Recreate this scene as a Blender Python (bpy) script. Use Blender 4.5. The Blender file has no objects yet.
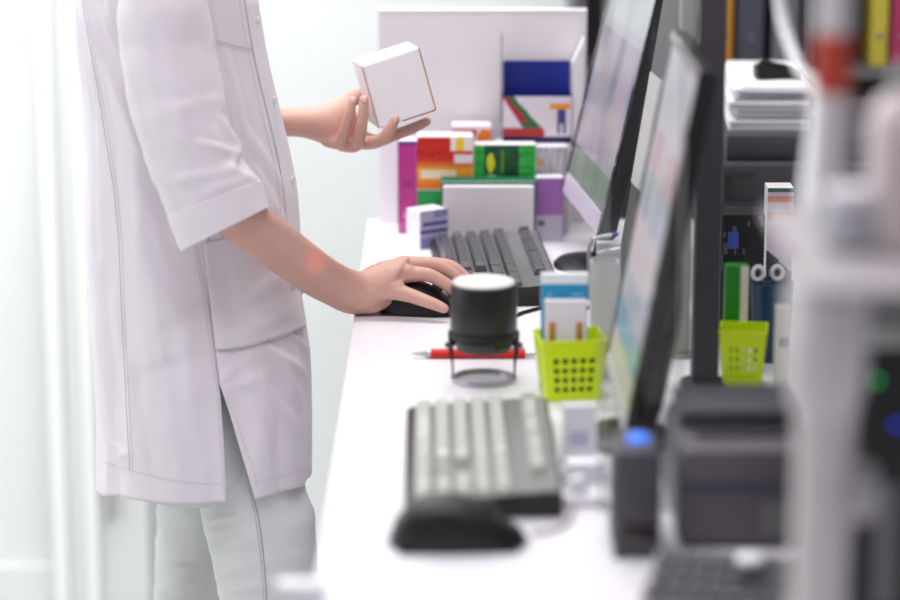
import bpy, bmesh, math, random
from math import sin, cos, pi, radians, atan, sqrt, exp
from mathutils import Vector, Matrix, noise
from mathutils.bvhtree import BVHTree
random.seed(4)
SC = bpy.context.scene
COL = SC.collection
# ------------------------------------------------------------------ camera
F = 2690.0; CZ = 1.80; PIT = atan(635 / 2690)
cam_d = bpy.data.cameras.new('camera'); cam = bpy.data.objects.new('camera', cam_d); COL.objects.link(cam)
cam.location = (0, 0, CZ); cam.rotation_euler = (pi / 2 - PIT, 0, 0)
cam_d.sensor_width = 36; cam_d.lens = F / 900 * 36
cam_d.clip_start = 0.05; cam_d.clip_end = 60
cam_d.dof.use_dof = True; cam_d.dof.focus_distance = 3.62; cam_d.dof.aperture_fstop = 1.9
SC.camera = cam
# ------------------------------------------------------------------ world, light, exposure
def lin(c):
    c = c / 255.0
    return c / 12.92 if c <= .04045 else ((c + .055) / 1.055) ** 2.4
def rgb(r, g, b): return (lin(r), lin(g), lin(b), 1)
w = bpy.data.worlds.new('world'); SC.world = w; w.use_nodes = True
w.node_tree.nodes['Background'].inputs[0].default_value = (0.93, 0.90, 1.0, 1)
w.node_tree.nodes['Background'].inputs[1].default_value = 0.62
def area(name, loc, target, sx, sy, power, color=(1, 1, 1)):
    d = bpy.data.lights.new(name, 'AREA'); d.shape = 'RECTANGLE'; d.size = sx; d.size_y = sy
    d.energy = power; d.color = color
    o = bpy.data.objects.new(name, d); COL.objects.link(o); o.location = loc
    o.rotation_euler = (Vector(target) - Vector(loc)).to_track_quat('-Z', 'Y').to_euler()
    return o
area('ceiling_lamp', (-0.2, 3.9, 2.62), (-0.2, 3.9, 0), 1.6, 0.6, 42, (1, .99, .97))
area('ceiling_lamp', (-1.2, 4.4, 2.62), (-1.2, 4.9, 1.0), 1.2, 0.6, 38, (.98, 1, 1))
area('ceiling_lamp', (-0.3, 2.2, 2.62), (-0.3, 2.2, 0), 1.6, 0.6, 34, (1, .97, .98))
area('window_daylight', (-2.05, 3.6, 1.5), (0, 3.9, 1.0), 2.2, 1.8, 17, (.97, 1, 1))
d = bpy.data.lights.new('scanner_beam', 'SPOT'); d.energy = 9; d.color = (1, .10, .05); d.spot_size = radians(4.2)
d.spot_blend = .8; d.shadow_soft_size = .01
scan = bpy.data.objects.new('scanner_beam', d); COL.objects.link(scan)
SC.view_settings.view_transform = 'Standard'; SC.view_settings.look = 'None'
SC.view_settings.gamma = 1; SC.view_settings.use_curve_mapping = False
SC.view_settings.exposure = -0.74

# ------------------------------------------------------------------ helpers
CR = Vector((1, 0, 0)); CU = Vector((0, sin(PIT), cos(PIT))); CF = Vector((0, cos(PIT), -sin(PIT)))
CAM = Vector((0, 0, CZ))
def ray(px, py): return CR * ((px - 450) / F) + CU * ((300 - py) / F) + CF
def P(px, py, Y):
    """the world point that lies on a measured photograph direction at depth Y"""
    r = ray(px, py); return CAM + r * (Y / r.y)
def PZ(px, py, z):
    r = ray(px, py); return CAM + r * ((z - CZ) / r.z)
def proj(v):
    q = Vector(v) - CAM; dd = q.dot(CF)
    return 450 + F * q.dot(CR) / dd, 300 - F * q.dot(CU) / dd
def ppm(v): return F / (Vector(v) - CAM).dot(CF)      # pixels per metre there

_mats = {}
def mat(name, col, rough=.5, metal=0, emit=None, es=0, bump=None, spec=.5, trans=0, coat=0, var=0, sheen=0, sss=0, ior=1.45):
    if name in _mats: return _mats[name]
    m = bpy.data.materials.new(name); m.use_nodes = True; nt = m.node_tree; b = nt.nodes['Principled BSDF']
    b.inputs['Base Color'].default_value = rgb(*col); b.inputs['Roughness'].default_value = rough
    b.inputs['Metallic'].default_value = metal; b.inputs['Specular IOR Level'].default_value = spec
    b.inputs['IOR'].default_value = ior
    b.inputs['Transmission Weight'].default_value = trans; b.inputs['Coat Weight'].default_value = coat
    if sheen: b.inputs['Sheen Weight'].default_value = sheen
    if sss:
        b.inputs['Subsurface Weight'].default_value = sss
        b.inputs['Subsurface Radius'].default_value = (.012, .004, .002); b.inputs['Subsurface Scale'].default_value = 1.0
    if emit: b.inputs['Emission Color'].default_value = rgb(*emit); b.inputs['Emission Strength'].default_value = es
    tc = nt.nodes.new('ShaderNodeTexCoord')
    if var:
        n = nt.nodes.new('ShaderNodeTexNoise'); n.inputs['Scale'].default_value = 6; n.inputs['Detail'].default_value = 5
        mx = nt.nodes.new('ShaderNodeMixRGB'); mx.inputs[1].default_value = rgb(*col)
        mx.inputs[2].default_value = rgb(*[max(0, c - var) for c in col])
        nt.links.new(tc.outputs['Object'], n.inputs['Vector']); nt.links.new(n.outputs['Fac'], mx.inputs[0])
        nt.links.new(mx.outputs[0], b.inputs['Base Color'])
    if bump:
        sc, st = bump
        n = nt.nodes.new('ShaderNodeTexNoise'); n.inputs['Scale'].default_value = sc; n.inputs['Detail'].default_value = 4
        bp = nt.nodes.new('ShaderNodeBump'); bp.inputs['Strength'].default_value = st; bp.inputs['Distance'].default_value = .002
        nt.links.new(tc.outputs['Object'], n.inputs['Vector']); nt.links.new(n.outputs['Fac'], bp.inputs['Height'])
        nt.links.new(bp.outputs[0], b.inputs['Normal'])
    _mats[name] = m; return m
def attr_mat(name, emit=0, rough=.4):
    if name in _mats: return _mats[name]
    m = bpy.data.materials.new(name); m.use_nodes = True; nt = m.node_tree; b = nt.nodes['Principled BSDF']
    a = nt.nodes.new('ShaderNodeVertexColor'); a.layer_name = 'Col'
    b.inputs['Roughness'].default_value = rough
    if emit:
        b.inputs['Base Color'].default_value = (.02, .02, .02, 1)
        nt.links.new(a.outputs[0], b.inputs['Emission Color']); b.inputs['Emission Strength'].default_value = emit
    else: nt.links.new(a.outputs[0], b.inputs['Base Color'])
    _mats[name] = m; return m
PRINT = attr_mat('printed_card', 0, .35)
SCREEN = attr_mat('lit_screen', .92, .25)

WHITE = mat('white_laminate', (240, 237, 243), .38, var=4)
PANELW = mat('white_panel', (236, 229, 235), .5, var=5)
CARD = mat('white_card', (236, 230, 236), .55, var=4)
KRAFT = mat('raw_card_edge', (186, 140, 84), .8)
BLACK = mat('black_plastic', (22, 22, 25), .35, bump=(300, .1))
BLACKG = mat('glossy_black_plastic', (14, 14, 16), .12, coat=.4)
DGREY = mat('dark_grey_plastic', (78, 76, 82), .5, bump=(250, .1), var=8)
MGREY = mat('mid_grey_plastic', (112, 110, 112), .4, var=6)
LGREY = mat('light_grey_plastic', (182, 180, 180), .4, var=6)
STEEL = mat('brushed_steel', (190, 190, 195), .28, metal=.9)
PAPER = mat('white_paper', (242, 241, 246), .7)
CLEAR = mat('clear_acrylic', (250, 252, 252), .03, trans=1, ior=1.3)
LIME = mat('lime_plastic', (212, 236, 8), .35)

def thick(o, t, off=0):
    s_ = o.modifiers.new('thick', 'SOLIDIFY'); s_.thickness = t; s_.offset = off; return o
class MB:
    def __init__(s): s.bm = bmesh.new()
    def verts_of(s, g): return [v for v in g if isinstance(v, bmesh.types.BMVert)]
    def box(s, x0, x1, y0, y1, z0, z1, bev=0, M=None, seg=2):
        r = bmesh.ops.create_cube(s.bm, size=1)['verts']
        for v in r: v.co = Vector(((x0 + x1) / 2 + v.co.x * (x1 - x0), (y0 + y1) / 2 + v.co.y * (y1 - y0), (z0 + z1) / 2 + v.co.z * (z1 - z0)))
        if bev:
            es = list({e for v in r for e in v.link_edges})
            q = bmesh.ops.bevel(s.bm, geom=es, offset=bev, segments=seg, affect='EDGES', profile=.6)
            r = list({v for v in q['verts']} | {v for v in r if v.is_valid})
            # every vert of the island
        if M:
            isl = s.island(r[0])
            for v in isl: v.co = M @ v.co
        return s
    def island(s, v0):
        seen = {v0}; st = [v0]
        while st:
            v = st.pop()
            for e in v.link_edges:
                o = e.other_vert(v)
                if o not in seen: seen.add(o); st.append(o)
        return seen
    def rings(s, rs, cap0=True, cap1=True, closed=True):
        vs = [[s.bm.verts.new(p) for p in r] for r in rs]; n = len(vs[0])
        for a, b in zip(vs, vs[1:]):
            for i in range(n if closed else n - 1):
                j = (i + 1) % n
                s.bm.faces.new((a[i], a[j], b[j], b[i]))
        if closed and cap0: s.bm.faces.new(list(reversed(vs[0])))
        if closed and cap1: s.bm.faces.new(vs[-1])
        return vs
    def lathe(s, prof, c=(0, 0, 0), n=32, M=None, sy=1):
        rs = [[Vector((c[0] + r * cos(2 * pi * i / n), c[1] + sy * r * sin(2 * pi * i / n), c[2] + z)) for i in range(n)] for r, z in prof]
        if M: rs = [[M @ p for p in r] for r in rs]
        s.rings(rs); return s
    def tube(s, pts, rad, n=12, flat=1.0):
        pts = [Vector(p) for p in pts]; rs = []; m = len(pts)
        if not hasattr(rad, '__len__'): rad = [rad] * m
        up = None
        for i, p in enumerate(pts):
            t = (pts[min(i + 1, m - 1)] - pts[max(i - 1, 0)]).normalized()
            if up is None: up = Vector((0, 0, 1)) if abs(t.z) < .8 else Vector((1, 0, 0))
            a = t.cross(up).normalized(); bb = a.cross(t).normalized(); up = bb
            r = rad[i]
            rs.append([p + a * r * cos(2 * pi * k / n) + bb * r * flat * sin(2 * pi * k / n) for k in range(n)])
        s.rings(rs); return s
    def digit(s, pts, rad, n=16):
        """tapered closed chain with rounded ends, resampled smoothly"""
        pts = [Vector(p) for p in pts]; pp = []; rr = []
        m = len(pts)
        for i in range(m - 1):
            p0 = pts[max(i - 1, 0)]; p1 = pts[i]; p2 = pts[i + 1]; p3 = pts[min(i + 2, m - 1)]
            for k in range(6):
                t = k / 6
                q = .5 * ((2 * p1) + (p2 - p0) * t + (2 * p0 - 5 * p1 + 4 * p2 - p3) * t * t + (3 * p1 - p0 - 3 * p2 + p3) * t ** 3)
                pp.append(q); rr.append(rad[i] * (1 - t) + rad[i + 1] * t)
        pp.append(pts[-1]); rr.append(rad[-1])
        d0 = (pp[0] - pp[1]).normalized(); d1 = (pp[-1] - pp[-2]).normalized(); r0 = rr[0]; r1 = rr[-1]
        A = [(pp[0] + d0 * r0 * sin(a), r0 * cos(a)) for a in (1.4, 1.0, .5)]
        B = [(pp[-1] + d1 * r1 * sin(a), r1 * cos(a)) for a in (.5, 1.0, 1.4)]
        al = A + list(zip(pp, rr)) + B
        s.tube([a for a, _ in al], [b for _, b in al], n); return s
    def build(s, name, m, parent=None, smooth=False, link=True, loc=None):
        bmesh.ops.recalc_face_normals(s.bm, faces=s.bm.faces)
        me = bpy.data.meshes.new(name); s.bm.to_mesh(me); s.bm.free(); me.materials.append(m)
        if smooth:
            me.polygons.foreach_set('use_smooth', [True] * len(me.polygons))
            me.set_sharp_from_angle(angle=radians(38))
        o = bpy.data.objects.new(name, me)
        if link: COL.objects.link(o)
        if parent: o.parent = parent
        if loc: o.location = loc
        return o
def tag(o, label=None, cat=None, group=None, kind=None):
    if label: o['label'] = label
    if cat: o['category'] = cat
    if group: o['group'] = group
    if kind: o['kind'] = kind
    return o
def empty(name, loc=(0, 0, 0), rz=0, **k):
    o = bpy.data.objects.new(name, None); COL.objects.link(o); o.location = loc; o.rotation_euler = (0, 0, rz)
    o.empty_display_size = .02
    return tag(o, k.get('label'), k.get('cat'), k.get('group'))
def struct(name, x0, x1, y0, y1, z0, z1, m, parent=None, bev=0):
    o = MB().box(x0, x1, y0, y1, z0, z1, bev).build(name, m, parent)
    if not parent: o['kind'] = 'structure'
    return o
def printed(name, parent, o, eu, ev, fn, nu=24, nv=24, m=None, off=.0006):
    """flat printed card face: colour given per cell"""
    o = Vector(o); eu = Vector(eu); ev = Vector(ev); nn = eu.cross(ev).normalized() * off
    bm = bmesh.new(); g = [[bm.verts.new(o + nn + eu * (i / nu) + ev * (j / nv)) for i in range(nu + 1)] for j in range(nv + 1)]
    cl = bm.loops.layers.float_color.new('Col')
    for j in range(nv):
        for i in range(nu):
            f = bm.faces.new((g[j][i], g[j][i + 1], g[j + 1][i + 1], g[j + 1][i]))
            c = rgb(*fn((i + .5) / nu, (j + .5) / nv))
            for l in f.loops: l[cl] = c
    me = bpy.data.meshes.new(name); bm.to_mesh(me); bm.free(); me.materials.append(m or PRINT)
    ob = bpy.data.objects.new(name, me); COL.objects.link(ob); ob.parent = parent; return ob
def nz(u, v, s=3): return noise.noise(Vector((u * s, v * s, s * 1.7)))
def lerp3(a, b, t): t = max(0, min(1, t)); return tuple(a[i] * (1 - t) + b[i] * t for i in range(3))

# ------------------------------------------------------------------ the setting
CT = 0.95                                               # height of the counter top
FLOOR = mat('pale_floor', (226, 228, 226), .35, var=8)
WALLM = mat('white_wall', (236, 238, 238), .6, var=3)
FROST = mat('frosted_panel', (229, 232, 230), .4, var=4)
struct('floor', -3, 2.5, 0.3, 5.2, -.05, 0, FLOOR)
struct('wall_back', -3, 2.5, 5.0, 5.1, 0, 2.75, WALLM)
struct('wall_left', -2.35, -2.25, 1.2, 5.0, 0, 2.75, WALLM)
struct('ceiling', -3, 2.5, 1.2, 5.2, 2.75, 2.8, WALLM)
struct('trim_1', -3, 2.5, 4.98, 5.0, 0, .09, WALLM)
# a frosted sliding door standing in the back wall, with its bright stile
xd0, xd1 = P(44, 300, 4.93).x, P(142, 300, 4.93).x; xs = P(85, 300, 4.92).x
dr = struct('door_1', xd0, xd1, 4.935, 4.965, 0.01, 1.55, FROST, bev=.004)
MB().box(xs - .012, xs + .012, 4.921, 4.934, .01, 1.30, .004).build('door_stile', mat('bright_stile', (250, 252, 248), .3), dr)
MB().box(xd0 + .002, xd0 + .03, 4.925, 4.9349, .01, 1.55, .004).build('door_stile', _mats['bright_stile'], dr)
MB().box(xs + .03, xs + .04, 4.905, 4.9349, .20, .36, .003).build('handle', LGREY, dr)

# the long white counter
wt = tag(MB().box(-.129, .95, 1.15, 4.155, CT - .03, CT, .002).build('worktop', WHITE), 'long white laminate worktop running away along the pharmacy counter', 'worktop')
cb = empty('counter_cabinet', (.4, 2.6, 0), label='white base cabinet carrying the long pharmacy worktop', cat='cabinet')
cb_body = MB().box(-.49, .53, -1.43, 1.54, .08, CT - .031, .002).build('body', WHITE, cb)
MB().box(-.44, .5, -1.4, 1.5, 0, .079).build('plinth', LGREY, cb)
for k in range(5):
    y0 = -1.42 + k * .592
    dd = MB().box(-.509, -.491, y0 + .002, y0 + .588, .10, .90, .002).build('door', WHITE, cb)
    MB().box(-.522, -.509, y0 + .45, y0 + .46, .74, .86, .002).build('handle', STEEL, dd)
# upright end panel
PY = 4.12
a = P(378, 12, PY); b_ = P(587, 12, PY)
ep = empty('end_panel', ((a.x + b_.x) / 2, PY, CT), label='upright off-white panel closing the far end of the counter behind the medicine boxes', cat='panel')
hw = (b_.x - a.x) / 2
MB().box(-hw, hw, 0, .018, 0, a.z - CT, .001).build('board', PANELW, ep)
MB().box(-hw, hw, -.001, .019, a.z - CT, a.z - CT + .004, .001).build('top_edging', mat('bright_edging', (250, 250, 250), .3), ep)

# ------------------------------------------------------------------ medicine cartons
def carton(label, px0, px1, pyt, Y, dep, z0=CT, m=CARD, fn=None, res=(24, 24), yaw=0, cat='medicine box', side=None, flap=True, group=None, name='medicine_box', pyb=None):
    A = P(px0, pyt, Y); B = P(px1, pyt, Y); wd = B.x - A.x
    h = A.z - z0
    e = empty(name, (A.x, Y, z0), yaw, label=label, cat=cat, group=group)
    MB().box(0, wd, 0, dep, 0, h, .0008).build('carton', m, e)
    if fn: printed('printed_front', e, (0, 0, 0), (wd, 0, 0), (0, 0, h), fn, *res)
    if side: printed('printed_side', e, (0, dep, 0), (0, -dep, 0), (0, 0, h), side, 8, 12)
    if flap: MB().box(.003, wd - .003, .0015, dep - .001, h, h + .0006).build('tuck_flap', CARD, e)
    return e
def f_mag(u, v):
    if v > .95: return (60, 50, 130)
    if v < .14: return (190, 90, 160)
    if v < .24 and u > .3 and nz(u, v, 14) > 0: return (220, 170, 205)
    if abs(v - .55) < .05 and .2 < u < .8: return (150, 30, 110)
    return (172, 42, 128)
carton('magenta medicine box with a white side, leftmost against the end panel', 398, 417, 141, 4.045, .035, fn=f_mag, side=lambda u, v: (236, 230, 240) if abs(v - .7) > .06 else (140, 150, 190))
gb = carton('green and white medicine box lying beneath the red and orange one', 417, 466, 190, 4.00, .05,
            fn=lambda u, v: (236, 240, 238) if (.12 < u < .6 and v < .8 - .2) else (12, 150, 72))
def f_red(u, v):
    c = (206, 38, 30)
    if v < .62: c = lerp3((250, 196, 60), (206, 38, 30), (v - .34) / .25)
    if v < .38: c = (244, 228, 200) if .05 < u < .7 and .2 < v else lerp3((232, 110, 30), (250, 170, 40), v / .3)
    if u > .6 and v > .72: c = (246, 206, 30) if .7 < u < .82 else (240, 232, 230)
    if u > .66 and .5 < v < .68: c = (236, 226, 232)
    if u < .5 and .64 < v < .72 and nz(u, v, 20) > .1: c = (150, 20, 40)
    return c
zt = P(430, 190, 4.0).z
carton('red and orange medicine box with a yellow flash, standing on the green and white one', 417, 473, 137, 4.002, .042, z0=zt + .0012, fn=f_red, res=(30, 30))
carton('tall white medicine box with a red and orange top label, rearmost behind the red one', 452, 491, 126, 4.062, .04,
       fn=lambda u, v: ((206, 44, 22) if u < .62 else (240, 130, 30)) if .82 < v < .97 and abs(u - .62 - (v - .9) * 1.2) > .03 else (238, 232, 236), res=(40, 60))
def f_green(u, v):
    v = (v - .64) / .36
    if v < 0: return (10, 110, 60)
    c = lerp3((28, 150, 52), (60, 190, 80), .5 + nz(u, v, 6))
    if .17 < u < .72: c = lerp3((14, 66, 44), (24, 92, 56), .5 + nz(u, v, 8))
    if (abs(u - .27) / .06) ** 2 + (abs(v - .48) / .3) ** 2 < 1: c = (222, 224, 34)
    if .43 < u < .48 and .15 < v < .85: c = (110, 150, 40)
    if .2 < u < .36 and v < .12: c = (160, 210, 190)
    return c
carton('green medicine box printed with a yellow capsule, right of the red one', 474, 536, 145, 4.004, .03, fn=f_green, res=(48, 70))
carton('flat dark green box, its top edge showing above the big white carton', 441, 535, 178, 3.975, .012, m=mat('dark_green_card', (12, 112, 72), .4),
       fn=lambda u, v: (10, 104, 66) if not (.97 > v > .94) else (150, 200, 170), flap=False, res=(10, 30))
carton('plain white carton standing in front of the green boxes behind the keyboard', 443, 534, 187, 3.955, .015, fn=None)
carton('lilac and silver medicine box beside the far monitor, right of the green ones', 536, 563, 178, 3.985, .03,
       fn=lambda u, v: lerp3((150, 96, 168), (168, 112, 186), u) if v > .42 else ((186, 178, 196) if not (.1 < u < .35 and .25 < v < .34) else (90, 90, 120)))
carton('pale silver box with faint grey print, behind the lilac one', 537, 568, 147, 4.03, .03,
       fn=lambda u, v: (214, 160, 120) if (.02 < u < .25 and .78 < v < .86) else lerp3((206, 202, 212), (150, 146, 160), .3 + 1.1 * nz(u * 3, v, 4)))
# small violet box turned to the camera
c0 = PZ(420, 250, CT)
vb = empty('medicine_box', c0, radians(35), label='small white box with violet stripes at the left of the far keyboard', cat='medicine box')
hh = P(420, 212, c0.y).z - CT
# corner towards the camera; one face to the left, one to the right
MB().box(0, .050, 0, .036, 0, hh, .0008).build('carton', CARD, vb)
printed('printed_front', vb, (0, 0, 0), (.050, 0, 0), (0, 0, hh), lambda u, v: (92, 84, 160) if .38 < v < .52 or .58 < v < .72 and u > .1 else ((150, 146, 196) if v < .3 or (v > .8 and u > .5) else (196, 190, 216)), 20, 20)
MB().box(.002, .048, .001, .034, hh, hh + .0006).build('tuck_flap', CARD, vb)
# open display carton with a blue flap on a support carton
sup = carton('tall plain carton carrying the blue display box at the end panel', 496, 571, 143, 4.062, .045, fn=None, m=CARD)
dz0 = P(540, 143, 4.062).z + .0012
A = P(503, 97, 4.055); B = P(572, 97, 4.055); wd = B.x - A.x; hd = A.z - dz0
db = empty('display_box', (A.x, 4.062, dz0), label='open display carton with a deep blue inner flap and a picture front', cat='display box')
BLU = mat('deep_blue_card', (24, 40, 140), .4); NAVY = mat('navy_card', (20, 26, 80), .4)
m_ = MB(); m_.box(0, wd, 0, .0015, 0, hd); m_.box(0, .0015, 0, .05, 0, hd); m_.box(wd - .0015, wd, 0, .05, 0, hd); m_.box(0, wd, .0485, .05, 0, hd); m_.box(0, wd, 0, .05, 0, .0015)
m_.build('tray', NAVY, db)
def f_pic(u, v):
    if v < .14: return (22, 26, 84)
    c = (226, 216, 226)
    if abs((u - .12) - (.9 - v) * .45) < .09 and v > .18: c = (170, 40, 48) if v > .45 else (26, 100, 62)
    if abs((u - .22) - (.8 - v) * .6) < .05 and v > .2: c = (30, 110, 60)
    if u < .6 and v < .3: c = (180, 50, 50)
    if .68 < u < .97 and .72 < v < .9: c = (240, 150, 40) if v < .83 else (226, 216, 236)
    if .8 < u < .92 and .18 < v < .72: c = (70, 70, 130) if abs(u - .86) > .02 or v > .4 else (226, 216, 226)
    return c
printed('picture_front', db, (0, 0, 0), (wd, 0, 0), (0, 0, hd), f_pic, 48, 32)
fh = P(540, 63, 4.08).z - dz0
MB().box(.001, wd - .001, .044, .0455, hd * .8, fh, .0004).build('lid_flap', BLU, db)
fl = P(500, 35, 4.07).z - dz0
MB().box(-.0022, -.0008, .012, .04, hd * .4, fl).build('side_flap', MGREY, db)
m_ = MB(); m_.rings([[Vector((wd + .001 + k * .0008 * 0 + t * .017, .002, hd * .0 + (fl - .003 * 0) * t * .25 + .0 + z)) for t, z in ((0, .0), (1, -.0), (1, fl * .72), (0, fh))] if k == 0 else
                     [Vector((wd + .002 + t * .017, .046, (fl) * t * .25 + z)) for t, z in ((0, .0), (1, -.0), (1, fl * .72), (0, fh))] for k in (0, 1)])
m_.build('side_flap', CARD, db)

# ------------------------------------------------------------------ keyboards
def keyboard(label, x0, y0, rz, kmat, cmat, plate, group='computer keyboards on the worktop'):
    """front of the keyboard (space bar) at local -x, number pad at local -y"""
    e = empty('keyboard', (x0, y0, CT), rz, label=label, cat='keyboard')
    L = .372; W = .162
    prof = [(-W / 2, .002), (-W / 2, .012), (-W / 2 + .006, .016), (W / 2 - .006, .028), (W / 2, .024), (W / 2, .002)]
    m = MB(); m.rings([[Vector((x, y, z)) for x, z in prof] for y in (-L / 2, L / 2)]); m.build('case', cmat, e)
    tz = lambda x: .016 + (x + W / 2 - .006) * (.012 / (W - .012))
    m = MB(); x_a, x_b = -W / 2 + .009, W / 2 - .004
    m.rings([[Vector((x_a, y, tz(x_a) + .0002)), Vector((x_a, y, tz(x_a) + .0012)), Vector((x_b, y, tz(x_b) + .0012)), Vector((x_b, y, tz(x_b) + .0002))] for y in (-L / 2 + .004, L / 2 - .004)])
    m.build('top_plate', plate, e)
    for sx, sy in ((-1, -1), (-1, 1), (1, -1), (1, 1)):
        MB().box(sx * .065 - .008, sx * .065 + .008, sy * .16 - .006, sy * .16 + .006, 0, .0025).build('rubber_foot', BLACK, e)
    U = .0162; rowx = [-.062 + .0205 * k for k in range(5)] + [.058]
    cache = {}
    def key(xc, yc, wx, wy):
        k = (round(wx, 4), round(wy, 4))
        if k not in cache:
            m = MB(); a, b = wx / 2 - .0009, wy / 2 - .0008; i = .0026
            def rr(a, b, z, sl=0): return [Vector((sx * a, sy * b, z + sx * a * .074)) for sx, sy in ((-1, -1), (1, -1), (1, 1), (-1, 1))]
            m.rings([rr(a, b, 0), rr(a, b, .002), rr(a - i * .7, b - i * .8, .0082), rr(a - i, b - i, .009), rr(a - i - .003, b - i - .003, .0083)])
            o = m.build('key', kmat, e, link=False); cache[k] = o; ob = o
        else: ob = cache[k].copy()
        COL.objects.link(ob); ob.parent = e; ob.location = (xc, yc, tz(xc) + .0013)
        return ob
    def run(row, start, sizes):     # start measured in key units from the far (left hand) end
        y = L / 2 - .008 - start * U
        for s_ in sizes:
            if s_ > 0: key(rowx[row], y - s_ * U / 2, .0186, s_ * U)
            y -= abs(s_) * U
    run(5, 0, [1, -1, 1, 1, 1, 1, -.5, 1, 1, 1, 1, -.5, 1, 1, 1, 1, -.25, 1, 1, 1])
    run(4, 0, [1] * 13 + [2, -.25, 1, 1, 1, -.25, 1, 1, 1, 1])
    run(3, 0, [1.5] + [1] * 12 + [1.5, -.25, 1, 1, 1, -.25, 1, 1, 1, 1])
    run(2, 0, [1.75] + [1] * 11 + [2.25, -3.5, 1, 1, 1, 1])
    run(1, 0, [2.25] + [1] * 10 + [2.75, -1.25, 1, -1.25, 1, 1, 1, 1])
    run(0, 0, [1.25] * 3 + [6.25] + [1.25] * 4 + [-.25, 1, 1, 1, -.25, 2, 1, 1])
    for k in range(3):
        MB().lathe([(.0014, 0), (.0014, .001), (.0008, .0014)], (rowx[5], -L / 2 + .02 + k * .016, tz(rowx[5]) + .0011), 8).build('status_light', LGREY, e)
    return e
KD = mat('charcoal_keys', (80, 80, 84), .26, coat=.4); PD = mat('grey_key_plate', (112, 111, 114), .3)
KL = mat('glare_pale_keys', (196, 196, 190), .35, coat=.2); PL = mat('glare_pale_plate', (124, 123, 121), .35)  # glare on the near keyboard is put into these paler colours
keyboard('charcoal grey keyboard behind the resting hand, the farther of the two', .061, 3.748, radians(3), KD, BLACK, PD)
keyboard('blurred keyboard with glare painted into its keys, nearest the camera, behind the loose black mouse', .033, 2.812, radians(0.5), KL, BLACK, PL)

# ------------------------------------------------------------------ mice
def mouse(label, loc, rz, sc=1.0, hs=1.0):
    e = empty('computer_mouse', loc, rz, label=label, cat='mouse')
    L, W, H = .120 * sc, .064 * sc, .036 * sc * hs
    m = MB(); rs = []
    n = 24
    for i in range(19):
        t = i / 18; x = -L / 2 + L * t
        k = sqrt(max(0.0, 1 - abs(2 * t - 1) ** 2.6)); wv = W / 2 * k * (1 - .08 * sin(pi * t)); hv = H * (k ** .9) * (.72 + .38 * sin(pi * min(1, t * 1.0 + .12)) - .25 * t * t)
        if k == 0: wv = .001; hv = .002
        r = []
        for j in range(n):
            a = 2 * pi * j / n; cy = cos(a); cz = sin(a)
            r.append(Vector((x, wv * (abs(cy) ** .8) * (1 if cy > 0 else -1), .003 + (hv * (abs(cz) ** .85) if cz > 0 else -.001))))
        rs.append(r)
    m.rings(rs); body = m.build('shell', BLACK, e, smooth=True)
    MB().box(-L * .42, L * .42, -W * .42, W * .42, 0, .0035, .001).build('glide_base', BLACK, e)
    m = MB(); m.tube([(x_, 0, H * .99 * (1 - ((x_) / (L * .62)) ** 2 * .6) + .004 * 0) for x_ in (L * .16, L * .24, L * .32)], .0006, 6)
    m.build('button_gap', BLACKG, e)
    M = Matrix.Translation((L * .22, 0, H * .84)) @ Matrix.Rotation(pi / 2, 4, 'X')
    MB().lathe([(.007, -.003), (.0082, -.0015), (.0082, .0015), (.007, .003)], (0, 0, 0), 20, M).build('scroll_wheel', DGREY, e, smooth=True)
    return e
q = PZ(420, 311, CT)
mouse('black mouse under the right hand beside the far keyboard', (q.x - .002, 3.528, CT), radians(-6), .95, 1.18)
q = PZ(458, 548, CT)
mouse('loose black mouse in front of the near keyboard, nearest the camera', (q.x, q.y + .012, CT), radians(2), 1.17, 1.12)
def cable(label, pts, r, m=BLACK, cat='cable', name='cable'):
    pp = [Vector(p) for p in pts]; out = []
    for i in range(len(pp) - 1):
        p0, p1, p2, p3 = pp[max(i - 1, 0)], pp[i], pp[i + 1], pp[min(i + 2, len(pp) - 1)]
        for k in range(8):
            t = k / 8; out.append(.5 * ((2 * p1) + (p2 - p0) * t + (2 * p0 - 5 * p1 + 4 * p2 - p3) * t * t + (3 * p1 - p0 - 3 * p2 + p3) * t ** 3))
    out.append(pp[-1])
    return tag(MB().tube(out, r, 8).build(name, m, smooth=True), label, cat)
cable('thin black mouse cable curving past the round stamp', [(.052, 3.52, CT + .004), (.085, 3.50, CT + .0025), (.10, 3.52, CT + .0025), (.135, 3.55, CT + .0025), (.19, 3.545, CT + .0025)], .0024)
cable('grey cable of the loose mouse, curling beside the near keyboard', [(.082, 2.57, CT + .004), (.105, 2.585, CT + .0022), (.12, 2.61, CT + .0022), (.128, 2.66, CT + .0022)], .0022, LGREY)

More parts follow.
